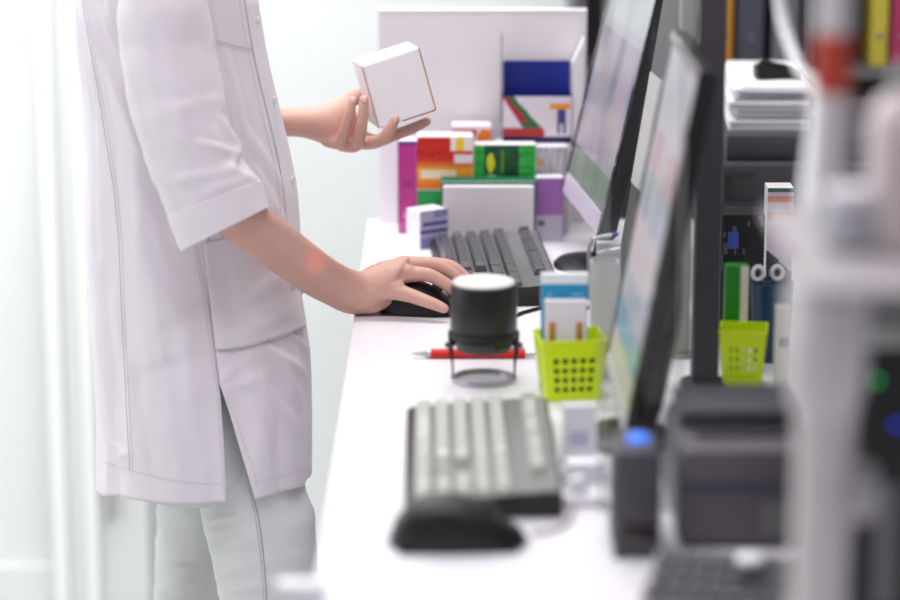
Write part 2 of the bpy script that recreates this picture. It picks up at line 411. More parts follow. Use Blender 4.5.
# ------------------------------------------------------------------ round self-inking stamp
SX, SY = .041, 3.175
st = empty('rubber_stamp', (SX, SY, CT), label='round black self-inking stamp standing upright on thin legs', cat='stamp')
MB().lathe([(.037, .052), (.0395, .054), (.0395, .060), (.037, .062), (.0385, .064), (.0385, .112), (.0375, .1165), (.035, .118)], n=48).build('cap', BLACK, st, smooth=True)
MB().lathe([(.0355, .1181), (.036, .1195), (.034, .1215), (.0001, .1215)], n=48).build('top_disc', mat('stamp_lid_glare', (226, 224, 220), .25), st, smooth=True)  # glare on the lid is included in this white
MB().lathe([(.0345, .044), (.036, .045), (.0365, .051), (.035, .0518)], n=48).build('sleeve', BLACKG, st, smooth=True)
for sx in (-1, 1):
    m = MB(); m.rings([[Vector((sx * x, y, z)) for x, y in ((a, -.006), (b, -.006), (b, .006), (a, .006))] for z, a, b in ((.004, .0345, .0365), (.022, .0345, .037), (.038, .0345, .040), (.056, .0345, .041), (.060, .036, .041))])
    m.build('leg', BLACK, st)
    MB().lathe([(.003, -.001), (.004, 0), (.003, .001)], (0, 0, 0), 10, Matrix.Translation((sx * .041, -.008, .045)) @ Matrix.Rotation(pi / 2, 4, 'X')).build('rivet', DGREY, st)
MB().lathe([(.0365, 0), (.038, .001), (.038, .004), (.0365, .005), (.033, .005), (.0325, .001), (.0001, .0008)], n=48).build('base_ring', STEEL, st, smooth=True)
m = MB(); m.lathe([(.030, .0375), (.031, .039), (.031, .0438)], n=40); m.build('print_plate', DGREY, st, smooth=True)

st.scale = (1.06, 1.06, 1.03)
# ------------------------------------------------------------------ red pen
A = PZ(410, 355, CT + .004); B = PZ(560, 357, CT + .004)
pen = empty('pen', (A.x, A.y, CT), 0, label='red ballpoint pen with a silver tip lying behind the stamp', cat='pen')
M = Matrix.Translation((0, 0, .0055)) @ Matrix.Rotation(pi / 2, 4, 'Y')
MB().lathe([(.0004, 0), (.0006, .004), (.0016, .006), (.0030, .018), (.0044, .020), (.0048, .024)], (0, 0, 0), 20, M).build('tip', STEEL, pen, smooth=True)
MB().lathe([(.0050, .0242), (.0055, .026), (.0054, .125), (.0050, .128)], (0, 0, 0), 24, M).build('barrel', mat('red_plastic', (214, 28, 24), .3), pen, smooth=True)
MB().lathe([(.0036, .1282), (.0036, .138), (.002, .139)], (0, 0, 0), 16, M).build('push_button', STEEL, pen, smooth=True)
MB().box(.086, .127, -.001, .001, .0113, .0128, .0004).build('clip', STEEL, pen)

pen.scale = (1.15, 1.1, 1.1); pen.location.x -= .002
# ------------------------------------------------------------------ lime baskets
def basket(label, x, y, rz, wt_=.066, dt=.055, h=.074):
    e = empty('basket', (x, y, CT), rz, label=label, cat='basket', group=None)
    wb, db_ = wt_ * .80, dt * .8
    def wall(p0, p1, q0, q1, nm='side_wall'):
        # p bottom pair, q top pair; a lattice with square holes
        p0, p1, q0, q1 = map(Vector, (p0, p1, q0, q1)); bm = bmesh.new()
        us = [0, .13] + [t for k in range(5) for t in (.15 + k * .148, .15 + k * .148 + .09)][0:] + [1]
        us = sorted(set(round(u, 4) for u in us)); vs = [0, .10] + [t for k in range(4) for t in (.14 + k * .16, .14 + k * .16 + .095)] + [.82, 1]
        vs = sorted(set(round(v, 4) for v in vs))
        g = [[bm.verts.new((p0.lerp(p1, u)).lerp(q0.lerp(q1, u), v)) for u in us] for v in vs]
        hu = {round(.15 + k * .148, 4) for k in range(5)}; hv = {round(.14 + k * .16, 4) for k in range(4)}
        for j in range(len(vs) - 1):
            for i in range(len(us) - 1):
                if us[i] in hu and vs[j] in hv: continue
                bm.faces.new((g[j][i], g[j][i + 1], g[j + 1][i + 1], g[j + 1][i]))
        bmesh.ops.recalc_face_normals(bm, faces=bm.faces)
        me = bpy.data.meshes.new(nm); bm.to_mesh(me); bm.free(); me.materials.append(LIME)
        o = bpy.data.objects.new(nm, me); COL.objects.link(o); o.parent = e; thick(o, .0016)
    b = [(-wb / 2, -db_ / 2, .001), (wb / 2, -db_ / 2, .001), (wb / 2, db_ / 2, .001), (-wb / 2, db_ / 2, .001)]
    t = [(-wt_ / 2, -dt / 2, h), (wt_ / 2, -dt / 2, h), (wt_ / 2, dt / 2, h), (-wt_ / 2, dt / 2, h)]
    for k in range(4): wall(b[k], b[(k + 1) % 4], t[k], t[(k + 1) % 4])
    MB().box(-wb / 2, wb / 2, -db_ / 2, db_ / 2, 0, .002).build('bottom', LIME, e)
    m = MB(); m.tube([Vector(t[k % 4]) for k in range(5)], .0016, 6); m.build('rim', LIME, e)
    return e
bq = PZ(575, 402, CT)
BX, BY = bq.x - .005, bq.y + .03
basket('small lime green perforated basket beside the round stamp', BX, BY, radians(8), .078, .064)
bq2 = PZ(745, 390, CT)
basket('lime green basket added for the reflection of the near one, beyond the dark post', bq2.x, bq2.y + .03, radians(-8), .056, .05, .070)  # solid copy built where the first basket is reflected in the glass
# cards standing in the near basket
wl = MB().box(-.026, .026, -.003, .003, 0, .052, .001).build('shade_insert', DGREY); wl.location = (BX + .003, BY - .0205, CT + .003); wl.rotation_euler.z = radians(8); tag(wl, 'dark shade-coloured wallet seen through the holes of the lime basket by the stamp', 'insert')  # dark block added for the shade behind the basket holes
def slab(name, label, cat, c, wx, dy, h, rz, m, fn=None, tilt=0, res=(20, 20), group=None):
    e = empty(name, c, rz, label=label, cat=cat, group=group)
    e.rotation_euler.x = tilt
    MB().box(-wx / 2, wx / 2, -dy / 2, dy / 2, 0, h, .0006).build('block', m, e)
    if fn: printed('printed_front', e, (-wx / 2, -dy / 2, 0), (wx, 0, 0), (0, 0, h), fn, *res)
    return e
zc = CT + .004
wcard = slab('card_stack', 'block of white notes with two gold clips standing in the lime basket', 'notes', (BX - .006, BY - .008, zc), .050, .012, P(567, 300, BY - .01).z - zc, 0, CARD)
for sx in (-1, 1):
    hN = P(567, 300, BY - .01).z - zc
    m = MB(); m.box(sx * .016 - .0035, sx * .016 + .0035, -.0076, -.0062, hN - .048, hN - .026, .0004); m.build('clip', mat('gold_clip', (206, 140, 50), .3, metal=.7), wcard)
hB = P(565, 273, BY + .012).z - zc
slab('leaflet_box', 'cyan blue card box with a white top band in the lime basket', 'card box', (BX - .007, BY + .012, zc), .056, .012, hB, 0, CARD,
     lambda u, v: (240, 242, 246) if v > .91 else ((150, 210, 232) if (.12 < u < .24 or .62 < u < .9) and .81 < v < .83 else ((24, 150, 196))), res=(30, 60))

# ------------------------------------------------------------------ clear holder with pens right of the basket
hx, hy = P(604, 300, 3.2).x, 3.2
ah = empty('pen_holder', (hx, hy, CT), label='frosted acrylic pen holder between the lime basket and the near monitor', cat='pen holder')
FRA = mat('frosted_acrylic', (214, 214, 216), .35, trans=.25)
hH = P(604, 264, 3.18).z - CT
m = MB()
m.box(-.017, .017, -.016, -.0145, 0, hH); m.box(-.017, .017, .0145, .016, 0, hH); m.box(-.017, -.0155, -.0145, .0145, 0, hH); m.box(.0155, .017, -.0145, .0145, 0, hH)
m.build('wall', FRA, ah); MB().box(-.0155, .0155, -.0145, .0145, 0, .002).build('bottom', FRA, ah)
# wire stand with blue pen on it (over the holder)
for k, (x1, x2, yt) in enumerate(((588, 612, 238), (594, 620, 252))):
    m = MB(); m.tube([P(x1, 300, 3.3), P(x1 + 1, yt + 10, 3.3), P(x1 + 5, yt + 1, 3.3), P(x1 + 12, yt - 1, 3.3), P(x2, yt - 3, 3.3)], .0024, 8)
    tag(m.build('wire_hook', STEEL, smooth=True), ['upper bent steel wire hook behind the acrylic holder', 'lower bent steel wire hook behind the acrylic holder'][k], 'hook')
m = MB(); tb = P(606, 250, 3.32); m.box(tb.x - .012, tb.x + .018, 3.307, 3.327, CT, P(606, 243, 3.31).z, .001)
tag(m.build('plastic_tub', FRA), 'narrow frosted tub behind the acrylic holder, with a blue pen across it', 'tub')
pz_ = P(606, 241, 3.31)
m = MB(); m.tube([P(601, 237, 3.30), P(617, 234, 3.33)], .0028, 10)
o = m.build('pen', mat('blue_plastic', (70, 90, 190), .35), smooth=True); tag(o, 'short blue pen lying across the tub under the far monitor', 'pen')

# card and lumps right of near keyboard
cq = PZ(577, 462, CT)
slab('label_card', 'white card box with a green foot band leaning below the lime basket', 'card box', (cq.x + .002, cq.y, CT), .037, .012, P(577, 404, cq.y).z - CT, radians(4), CARD,
     lambda u, v: (70, 120, 130) if v < .05 else ((120, 170, 60) if v < .10 else ((190, 192, 222) if .2 < u < .75 and .3 < v < .55 else (236, 234, 242))))
for k, (px, py, a_, b2, h_, lb) in enumerate(((582, 507, .024, .014, .016, 'white rounded tape dispenser right of the near keyboard'), (584, 483, .023, .013, .020, 'white folded bandage pack behind the tape dispenser'))):
    c = PZ(px, py, CT)
    e = empty(('tape_dispenser', 'bandage_pack')[k], (c.x, c.y + .012, CT), radians(6), label=lb, cat=('tape dispenser', 'bandage')[k])
    if k == 0:
        MB().box(-a_, a_, -b2, b2, 0, .010, .004, seg=3).build('base', PAPER, e, smooth=True)
        MB().lathe([(.006, -.006), (.010, -.006), (.010, .006), (.006, .006)], (0, 0, 0), 20, Matrix.Translation((-.004, 0, .0195)) @ Matrix.Rotation(pi / 2, 4, 'X')).build('tape_roll', PAPER, e, smooth=True)
    else:
        for j in range(3): MB().box(-a_ + .002 * j, a_ - .001 * j, -b2, b2, .0075 * j, .0075 * j + .007, .003, seg=3).build('fold', PAPER, e, smooth=True)

# ------------------------------------------------------------------ monitors
def monitor(label, c, rz, tilt, wd, hg, zb, th, scr, chin, back=None, chinmat=None):
    """root on the worktop; screen faces local -y, leaning back by tilt"""
    e = empty('monitor', (c[0], c[1], CT), rz, label=label, cat='monitor')
    M = Matrix.Translation((0, 0, zb)) @ Matrix.Rotation(-tilt, 4, 'X')
    m = MB(); m.box(-wd / 2, wd / 2, 0, th, 0, hg, .004, M=M); m.build('housing', BLACK, e, smooth=True)
    fr = .013
    for nm, b in (('side_bezel', (-wd / 2, -wd / 2 + fr, -.003, 0, 0, hg)), ('side_bezel', (wd / 2 - fr, wd / 2, -.003, 0, 0, hg)), ('top_bezel', (-wd / 2 + fr, wd / 2 - fr, -.003, 0, hg - fr, hg))):
        MB().box(*b, .0008, M=M).build(nm, BLACKG, e)
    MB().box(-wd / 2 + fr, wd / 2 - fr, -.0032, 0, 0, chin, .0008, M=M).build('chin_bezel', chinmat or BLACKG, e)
    o = M @ Vector((-wd / 2 + fr, -.0008, chin)); eu = M.to_3x3() @ Vector((wd - 2 * fr, 0, 0)); ev = M.to_3x3() @ Vector((0, 0, hg - fr - chin))
    printed('screen', e, o, eu, ev, scr, 40, 40, SCREEN)
    MB().box(-.08, .08, th, th + .014, hg * .25, hg * .75, .006, M=M).build('rear_cover', DGREY, e, smooth=True)
    c1 = M @ Vector((0, th + .01, hg * .4))
    m = MB(); m.tube([Vector((0, .030, .012)), Vector((0, .040, zb * .8)), Vector((0, c1.y + .004, c1.z * .75)), c1 + Vector((0, .004, 0))], .013, 16, 1); m.build('neck', BLACK, e, smooth=True)
    MB().lathe([(.068, 0), (.070, .003), (.062, .009), (.03, .015), (.0001, .016)], (0, .014, 0), 40, sy=.75).build('base', BLACK, e, smooth=True)
    return e
def scr_a(u, v):
    c = lerp3((196, 186, 202), (214, 210, 220), v)
    k = nz(u * 1.5, v * 1.2, 3)
    if v < .16: return lerp3((150, 165, 150), (128, 140, 130), .5 + k)
    c = lerp3(c, (150, 140, 170), max(0, k) * 1.2)
    if .3 < v < .6 and k < -.15: c = lerp3(c, (222, 190, 196), .6)
    if v > .72: c = lerp3(c, (226, 230, 234), .7)
    return c
def scr_b(u, v):
    c = (206, 204, 212)
    k = nz(u * 2, v * 2, 3)
    if v < .10: c = (206, 200, 196)
    elif v < .19: c = (126, 168, 196)
    elif v < .30: c = (184, 184, 196)
    elif v < .48: c = (214, 200, 204)
    elif v < .62: c = lerp3((150, 166, 196), (200, 202, 210), .5 + k)
    elif v < .75: c = lerp3((200, 150, 160), (206, 204, 214), .6 + k)
    return c
n1 = PZ(600, 237, 1.03); f1 = PZ(563, 190, 1.03)
ang = math.atan2(n1.y - f1.y, n1.x - f1.x)
cc = (n1 + f1) / 2; wd1 = (n1 - f1).length
monitor('slim black monitor over the far keyboard, seen almost edge on', (cc.x, cc.y), ang, radians(13), wd1, .36, .08, .022, scr_a, .030, chinmat=mat('silver_chin_reflection', (196, 186, 204), .3))  # lilac reflection is put into the silver chin's colour
n2 = PZ(626, 437, 1.0); f2 = P(603, 350, 3.16)
f2 = PZ(607, 360, 1.0); ang2 = math.atan2(n2.y - f2.y, n2.x - f2.x)
cc2 = (n2 + f2) / 2; wd2 = (n2 - f2).length
monitor('blurred black monitor nearer the camera, tall and nearly edge on', (cc2.x, cc2.y), ang2, radians(10.5), wd2, .40, .05, .018, scr_b, .014, chinmat=LGREY)

# ------------------------------------------------------------------ right hand side, beyond the monitors
CAB = mat('dark_cabinet', (92, 90, 94), .5, var=12)
cab = empty('shelf_cabinet', (.815, 4.75, 0), label='tall charcoal cabinet filling the background right of the end panel', cat='cabinet')
MB().box(-.60, .62, .1, .22, 0, 2.3, .003).build('back', CAB, cab)
for x in (-.60, -.2, .2, .60): MB().box(x, x + .02, -.12, .0998, 0, 2.3, .001).build('upright', CAB, cab)
for z in (.4, .75, 1.10, 1.45, 1.85, 2.2):
    for x in (-.58, -.18, .22): MB().box(x + .0003, x + .3797, -.12, .0997, z, z + .018, .001).build('shelf', MGREY if z == 1.10 else CAB, cab)
# binders and boxes on its shelves
BM = {'amber': mat('amber_card', (190, 132, 44), .5), 'brown': mat('brown_card', (104, 84, 78), .6), 'slate': mat('slate_card', (74, 76, 88), .5), 'pale': mat('pale_card', (112, 110, 116), .6), 'maroon': mat('maroon_card', (96, 60, 74), .5)}
def binder(x, z, w_, h_, k, label):
    e = empty('binder', (x, 4.66, z), label=label, cat='binder')
    MB().box(0, w_, 0, .15, 0, h_, .002).build('cover', BM[k], e)
    MB().box(w_ * .2, w_ * .8, -.0012, -.0002, h_ * .55, h_ * .85).build('spine_label', CARD, e)
    MB().lathe([(.006, -.001), (.006, .0), (.004, .0)], (0, 0, 0), 12, Matrix.Translation((w_ / 2, -.0006, h_ * .2)) @ Matrix.Rotation(pi / 2, 4, 'X')).build('finger_ring', STEEL, e)
zz = 1.119
xa = P(712, 60, 4.66).x
binder(xa, zz, .035, .26, 'amber', 'amber binder on the cabinet shelf right of the near monitor')
binder(xa - .115, zz, .06, .28, 'brown', 'brown grey binder on the shelf, leftmost, above the near monitor')
binder(P(738, 30, 4.66).x, zz, .045, .25, 'slate', 'slate grey binder on the cabinet shelf above the paper stack')
binder(P(780, 30, 4.66).x - .012, zz, .045, .28, 'pale', 'mid grey binder on the cabinet shelf above the stapler')
BM['yellow'] = mat('yellow_card', (204, 190, 70), .5); BM['magenta'] = mat('magenta_card', (176, 60, 104), .5)
binder(P(872, 30, 4.66).x, zz, .028, .26, 'yellow', 'yellow binder on the cabinet shelf at the upper right corner')
binder(P(872, 30, 4.66).x + .035, zz, .04, .26, 'magenta', 'magenta binder on the cabinet shelf, right of the yellow one')
binder(P(812, 30, 4.66).x + .012, zz, .040, .27, 'maroon', 'maroon binder on the cabinet shelf behind the orange bottle')
# dark panel added between the monitors; its pale sheet is the screen's reflection
cd = empty('reflection_panel', (.231, 3.425, CT), radians(-84), label='dark grey panel added between the two monitors, with the screen reflection as a pale sheet', cat='display')
M = Matrix.Translation((0, 0, .03)) @ Matrix.Rotation(radians(-9), 4, 'X')
MB().box(-.115, .112, 0, .018, 0, .42, .005, M=M).build('housing', mat('panel_charcoal', (58, 56, 60), .5), cd, smooth=True)
MB().box(-.108, .04, -.0015, -.0002, .15, .30, M=M).build('screen_reflection', LGREY, cd)
MB().box(-.06, .05, -.02, .045, 0, .029, .006).build('foot', BLACK, cd, smooth=True)
# post built for the monitor back's dark reflection, and slim grey screen post
def post(label, px, pyb, w_, m, ztop, rnd=False, Yfix=None, name='post'):
    c = PZ(px, pyb, CT) if Yfix is None else Vector((P(px, 300, Yfix).x, Yfix, CT))
    e = empty(name, (c.x, c.y, CT), label=label, cat='post')
    if rnd:
        MB().lathe([(w_ / 2, .012), (w_ / 2, ztop)], n=28).build('tube', m, e, smooth=True)
    else:
        MB().box(-w_ / 2, w_ / 2, -w_ / 2, w_ / 2, .0062, ztop, .002).build('tube', m, e)
    MB().lathe([(w_ * .9, 0), (w_ * .9, .005), (w_ * .7, .0115 if rnd else .006)], n=28).build('foot_plate', m, e, smooth=True)
    return e, c
post('square charcoal post built for the near monitor reflection, rising between the near monitor and the lime basket', 704, 384, .032, mat('reflection_charcoal', (66, 62, 68), .5), 1.0)
post('slim pale grey metal post beside the charcoal one', 681, 356, .019, mat('grey_green_paint', (160, 158, 153), .5), .80)
np_, npc = post('thick light grey tube post in the right foreground', 828, 0, .042, mat('pale_metal_paint', (214, 208, 208), .35), .41, True, 1.95)
MB().lathe([(.018, -.012), (.022, -.008), (.022, .008), (.018, .012)], (0, 0, 0), 20, Matrix.Translation((.028, 0, .085)) @ Matrix.Rotation(pi / 2, 4, 'Y')).build('clamp_knob', LGREY, np_, smooth=True)
MB().lathe([(.018, -.012), (.022, -.008), (.022, .008), (.018, .012)], (0, 0, 0), 20, Matrix.Translation((.028, 0, .24)) @ Matrix.Rotation(pi / 2, 4, 'Y')).build('clamp_knob', LGREY, np_, smooth=True)
MB().lathe([(.022, .30), (.030, .33), (.030, .40), (.024, .4098)], n=28).build('head_bracket', mat('off_white_plastic', (216, 212, 214), .4), np_, smooth=True)
MB().lathe([(.023, .09), (.026, .10), (.026, .14), (.023, .15)], n=28).build('collar', _mats['off_white_plastic'], np_, smooth=True)
# shelf carried by the pale post
sh = tag(MB().box(npc.x - .025, npc.x + .19, 1.86, 2.16, CT + .4102, CT + .418, .002).build('shelf_board', mat('pale_shelf', (176, 170, 174), .4)), 'grey shelf board carried on the pale tube post', 'shelf')
SZ = CT + .4182
def flask(label, cat, name, x, y, z, parts, n=28):
    e = empty(name, (x, y, z), label=label, cat=cat)
    for nm, prof, mm in parts: MB().lathe(prof, n=n).build(nm, mm, e, smooth=True)
    return e
flask('white bottle with an orange red band on the grey shelf', 'bottle', 'spray_bottle', P(833, 50, 2.10).x, 2.10, SZ, [
    ('bottle', [(.012, 0), (.014, .002), (.014, .24), (.008, .25)], mat('bottle_white', (206, 204, 206), .4)),
    ('orange_band', [(.0143, .104), (.0146, .105), (.0146, .150), (.0143, .151)], mat('orange_red_label', (188, 66, 44), .45)),
    ('cap', [(.008, .2502), (.008, .28), (.004, .285)], LGREY)])
flask('squat glass jar with a pale lid on the grey shelf', 'jar', 'jar', P(852, 150, 2.0).x, 2.0, SZ, [
    ('glass', [(.016, 0), (.021, .004), (.022, .030), (.018, .036)], mat('jar_glass', (190, 190, 196), .15)),
    ('lid', [(.019, .0362), (.0195, .038), (.0195, .046), (.014, .048)], mat('lid_white', (238, 234, 240), .3))])
flask('rounded pinkish white canister at the right edge on the grey shelf', 'canister', 'canister', P(893, 120, 2.0).x + .006, 2.0, SZ, [
    ('body', [(.02, 0), (.024, .003), (.025, .095), (.020, .112), (.010, .12)], mat('pinkish_white', (226, 212, 214), .4)),
    ('stopper', [(.008, .1202), (.008, .135), (.003, .14)], LGREY)])
# black machines in the right foreground
def dev(name, label, cat, x0, x1, y0, y1, z1, m, bev=.006):
    e = empty(name, ((x0 + x1) / 2, (y0 + y1) / 2, CT), label=label, cat=cat)
    w2, d2 = (x1 - x0) / 2, (y1 - y0) / 2
    MB().box(-w2, w2, -d2, d2, .003, z1 - CT, bev).build('body', m, e, smooth=True)
    for sx in (-1, 1):
        for sy in (-1, 1): MB().lathe([(.005, 0), (.006, .003)], (sx * w2 * .75, sy * d2 * .8, 0), 10).build('rubber_foot', BLACK, e)
    return e, w2, d2
lA = PZ(613, 560, CT); lB = PZ(661, 560, CT)
zt_ = P(634, 452, lA.y).z
e, w2, d2 = dev('card_terminal', 'narrow black card terminal with a glowing blue light on top', 'card terminal', lA.x, lB.x, lA.y, lA.y + .08, zt_, DGREY)
MB().lathe([(.011, 0), (.011, .004), (.007, .007)], (0.002, 0, zt_ - CT), 24).build('blue_light', mat('blue_glow', (40, 90, 220), .3, emit=(90, 150, 255), es=1.3), e, smooth=True)
MB().box(-w2 * .7, w2 * .7, -d2 - .001, -d2 - .0002, .02, .035).build('card_slot', BLACKG, e)
rA = P(668, 540, 2.60); rB = P(803, 540, 2.60)
e, w2, d2 = dev('receipt_printer', 'bulky charcoal receipt printer beside the card terminal', 'printer', rA.x + .004, rB.x, 2.53, 2.72, P(700, 450, 2.53).z, mat('charcoal_plastic', (98, 94, 100), .45, var=8), .010)
hp = P(700, 450, 2.53).z - CT
MB().box(-w2 * .9, w2 * .9, -d2 * .2, d2 * .9, hp, hp + .020, .006).build('lid', DGREY, e, smooth=True)
MB().box(-w2 * .7, w2 * .7, -d2 * .55, -d2 * .45, hp, hp + .002).build('paper_slot', BLACKG, e)
MB().box(-w2, w2, -d2 - .002, -d2 - .0002, hp * .62, hp * .66, .0004).build('seam_strip', mat('slate_blue', (62, 70, 90), .4), e)
MB().box(.2 * w2, .7 * w2, -d2 - .003, -d2 - .0002, hp * .15, hp * .5, .002).build('front_panel', MGREY, e)
kA = PZ(665, 598, CT)
kp = empty('number_pad', (.258, 2.365, CT), radians(-14), label='dark angled number pad with a white highlight disc at the bottom right', cat='number pad')
M = Matrix.Rotation(radians(7), 4, 'X')
m = MB(); m.rings([[Vector((x, y, z)) for y, z in ((-.05, 0), (.05, 0), (.05, .034), (-.05, .014))] for x in (-.075, .085)]); m.build('case', mat('pad_grey', (140, 138, 142), .4), kp)
kc = None
for i in range(8):
    for j in range(4):
        x, y = -.062 + i * .0185, -.036 + j * .022; z = .014 + (y + .05) * .2
        if kc is None:
            m = MB(); m.box(-.0075, .0075, -.009, .009, 0, .006, .0015); kc = m.build('key', DGREY, kp); o = kc
        else:
            o = kc.copy(); COL.objects.link(o); o.parent = kp
        o.location = (x, y, z + .0022); o.rotation_euler.x = atan(.2)
tgo = MB().lathe([(.012, 0), (.013, .002), (.013, .006), (.010, .008)], (0, 0, 0), 24).build('highlight_disc', PAPER, smooth=True)
tgo.location = (.277, 2.367, CT + .0405); tag(tgo, 'round white disc added as a highlight on the dark number pad', 'cap')  # white disc stands in for a highlight on the pad
tk = empty('sweet', (kA.x - .010, kA.y + .02, CT), .4, label='small orange and red wrapped sweet lying left of the number pad', cat='sweet')
MB().lathe([(.003, 0), (.006, .002), (.0065, .005), (.004, .009)], n=14).build('sweet_body', mat('orange_wrapper', (232, 120, 60), .4), tk, smooth=True)
MB().box(-.012, -.006, -.004, .004, .003, .005).build('wrapper_end', mat('red_wrapper', (190, 60, 60), .4), tk)
# machine with a green lamp at the right edge
gx0 = P(852, 600, 2.2).x
e, w2, d2 = dev('router', 'black box with a glowing green lamp at the right edge', 'router', gx0, gx0 + .20, 2.20, 2.46, P(870, 345, 2.2).z, BLACK, .008)
gl = P(876, 380, 2.2)
MB().lathe([(.0028, 0), (.0028, .002), (.001, .003)], (0, 0, 0), 12, Matrix.Translation((gl.x - e.location.x, -d2 - .0002, gl.z - CT)) @ Matrix.Rotation(pi / 2, 4, 'X')).build('green_lamp', mat('green_glow', (0, 140, 60), .3, emit=(0, 190, 80), es=2.2), e)
gl = P(897, 425, 2.2)
MB().lathe([(.0028, 0), (.0028, .002), (.001, .003)], (0, 0, 0), 12, Matrix.Translation((gl.x - e.location.x, -d2 - .0002, gl.z - CT)) @ Matrix.Rotation(pi / 2, 4, 'X')).build('blue_lamp', mat('blue_lamp_glow', (30, 60, 200), .3, emit=(40, 70, 255), es=2.0), e)
s_ = P(885, 450, 2.19)
MB().box(s_.x - e.location.x - .006, s_.x - e.location.x + .016, -d2 - .002, -d2 - .0002, .06, .17, .0006, M=Matrix.Rotation(radians(0), 4, 'Y')).build('paper_label', MGREY, e)
cable('pale grey cable loop at the bottom right beside the tube post', [(.335, 2.05, CT + .007), (.36, 2.00, CT + .007), (.40, 1.93, CT + .007), (.45, 1.88, CT + .007)], .0065, LGREY)
# office printer with papers, farther right
pr = empty('office_printer', (.62, 4.15, CT), label='dark office printer standing beyond the glass screen at the right', cat='printer')
px0 = P(722, 100, 3.95).x - .62
MB().box(px0, .25, -.20, .22, .003, .125, .008).build('body', mat('printer_charcoal', (76, 74, 79), .45, var=8), pr, smooth=True)
MB().box(px0 + .01, .24, -.17, .20, .1252, .165, .008).build('scanner_lid', DGREY, pr, smooth=True)
MB().box(px0 + .03, .15, -.26, -.199, .035, .045, .002).build('output_tray', MGREY, pr)
MB().box(px0 + .005, px0 + .05, -.204, -.2002, .07, .11, .001).build('button_panel', BLACKG, pr)
for sx in (px0 + .03, .22):
    for sy in (-.17, .19): MB().lathe([(.008, 0), (.01, .0035)], (sx, sy, 0), 10).build('foot', BLACK, pr)
zp = CT + .1655
spx = [P(730, 120, 4.05).x, P(812, 120, 4.05).x]
for k in range(7):
    dx, dy = random.uniform(-.006, .006), random.uniform(-.01, .01)
    e = empty('paper_stack', ((spx[0] + spx[1]) / 2 + dx, 4.16 + dy, zp + k * .0095), radians(random.uniform(-2.5, 2.5)),
              label=('topmost', 'second from the top', 'third from the top', 'middle', 'third from the bottom', 'second from the bottom', 'bottom')[6 - k] + ' sheaf in the pile of white papers on the dark printer', cat='paper sheaf', group='white paper sheaves on the printer')
    hwp = (spx[1] - spx[0]) / 2
    MB().box(-hwp, hwp, -.14, .14, 0, .006, .001).build('sheets', PAPER, e)
    MB().box(-hwp + .01, hwp - .004, -.138, .138, .0062, .0090, .0003).build('cover_sheet', (PAPER, LGREY, mat('lilac_sheet', (206, 204, 226), .6))[k % 3], e)
zq = zp + 7 * .0095
stp = empty('stapler', ((spx[0] + spx[1]) / 2 + .015, 4.10, zq), radians(12), label='black stapler lying on the white paper pile', cat='stapler')
MB().box(-.035, .035, -.012, .012, 0, .005, .001).build('base', BLACK, stp)
m = MB(); m.rings([[Vector((x, y, z)) for y, z in ((-.010, .0055), (.010, .0055), (.009, .0055 + h_), (-.009, .0055 + h_))] for x, h_ in ((-.037, .016), (-.02, .022), (.02, .014), (.035, .007))]); m.build('arm', BLACK, stp)
cable('white cable hanging down past the paper pile at the upper right', [P(772, -70, 2.7), P(778, -10, 2.7), P(785, 30, 2.68), P(800, 70, 2.6), P(815, 95, 2.4), Vector((npc.x + .01, 2.168, SZ - .005))], .0055, mat('white_rubber', (226, 226, 228), .4))
# striped box, folder for a green reflection, blue cup with scissors beyond the near basket
cqx = bq2.x
def ctn(name, label, cat, px0, px1, pyt, Y, dep, m, fn=None, z0=CT, res=(20, 20)):
    A = P(px0, pyt, Y); B = P(px1, pyt, Y); h = A.z - z0; wd = B.x - A.x
    e = empty(name, (A.x, Y, z0), label=label, cat=cat)
    MB().box(0, wd, 0, dep, 0, h, .001).build('block', m, e)
    if fn: printed('printed_front', e, (0, 0, 0), (wd, 0, 0), (0, 0, h), fn, *res)
    return e
ctn('folder', 'upright green folder added for a reflected green box, with a white spine edge, behind the farther lime basket', 'folder', 726, 749, 266, 3.22, .02, mat('green_card', (20, 124, 30), .4),
    lambda u, v: (20, 128, 28) if u < .64 else (216, 210, 200))
ctn('notice_card', 'tall pale card standing right of the farther lime basket', 'card', 776, 789, 306, 3.10, .01, mat('cream_card', (206, 204, 190), .5),
    lambda u, v: (206, 204, 190) if abs(v - .6) > .03 or u < .3 else (90, 100, 90))
ctn('striped_box', 'white box with orange stripes below the paper pile', 'box', 768, 794, 188, 3.55, .04, CARD,
    lambda u, v: (54, 54, 64) if v < .5 - .2 * u else (222, 140, 90) if (.74 < v < .80 or .88 < v < .93) else ((70, 110, 80) if v > .97 else (222, 206, 222)), res=(10, 60))
ctn('dark_box', 'matt black carton behind the blue cup and scissors', 'box', 722, 765, 215, 3.45, .06, BLACK,
    lambda u, v: (70, 90, 180) if (.15 < u < .4 and .72 < v < .86) else ((90, 90, 96) if nz(u, v, 9) > .35 else (26, 26, 30)))
ctn('white_folder', 'white folder edge standing between the near monitor and the charcoal post', 'folder', 660, 689, 262, 3.35, .02, mat('grey_white_card', (196, 192, 192), .6))
cup_c = P(772, 300, 3.27); cup_h = P(772, 282, 3.27).z - CT
cup = flask('dark blue cup holding scissors behind the farther lime basket', 'cup', 'pen_cup', cup_c.x, 3.275, CT, [('cup', [(.020, 0), (.022, .003), (.026, cup_h), (.0245, cup_h), (.020, .006), (.0001, .005)], mat('navy_plastic', (30, 62, 100), .35))])
scs = empty('scissors', (cup_c.x - .006, 3.272, CT + .006), 0, label='scissors with white handles standing in the dark blue cup', cat='scissors')
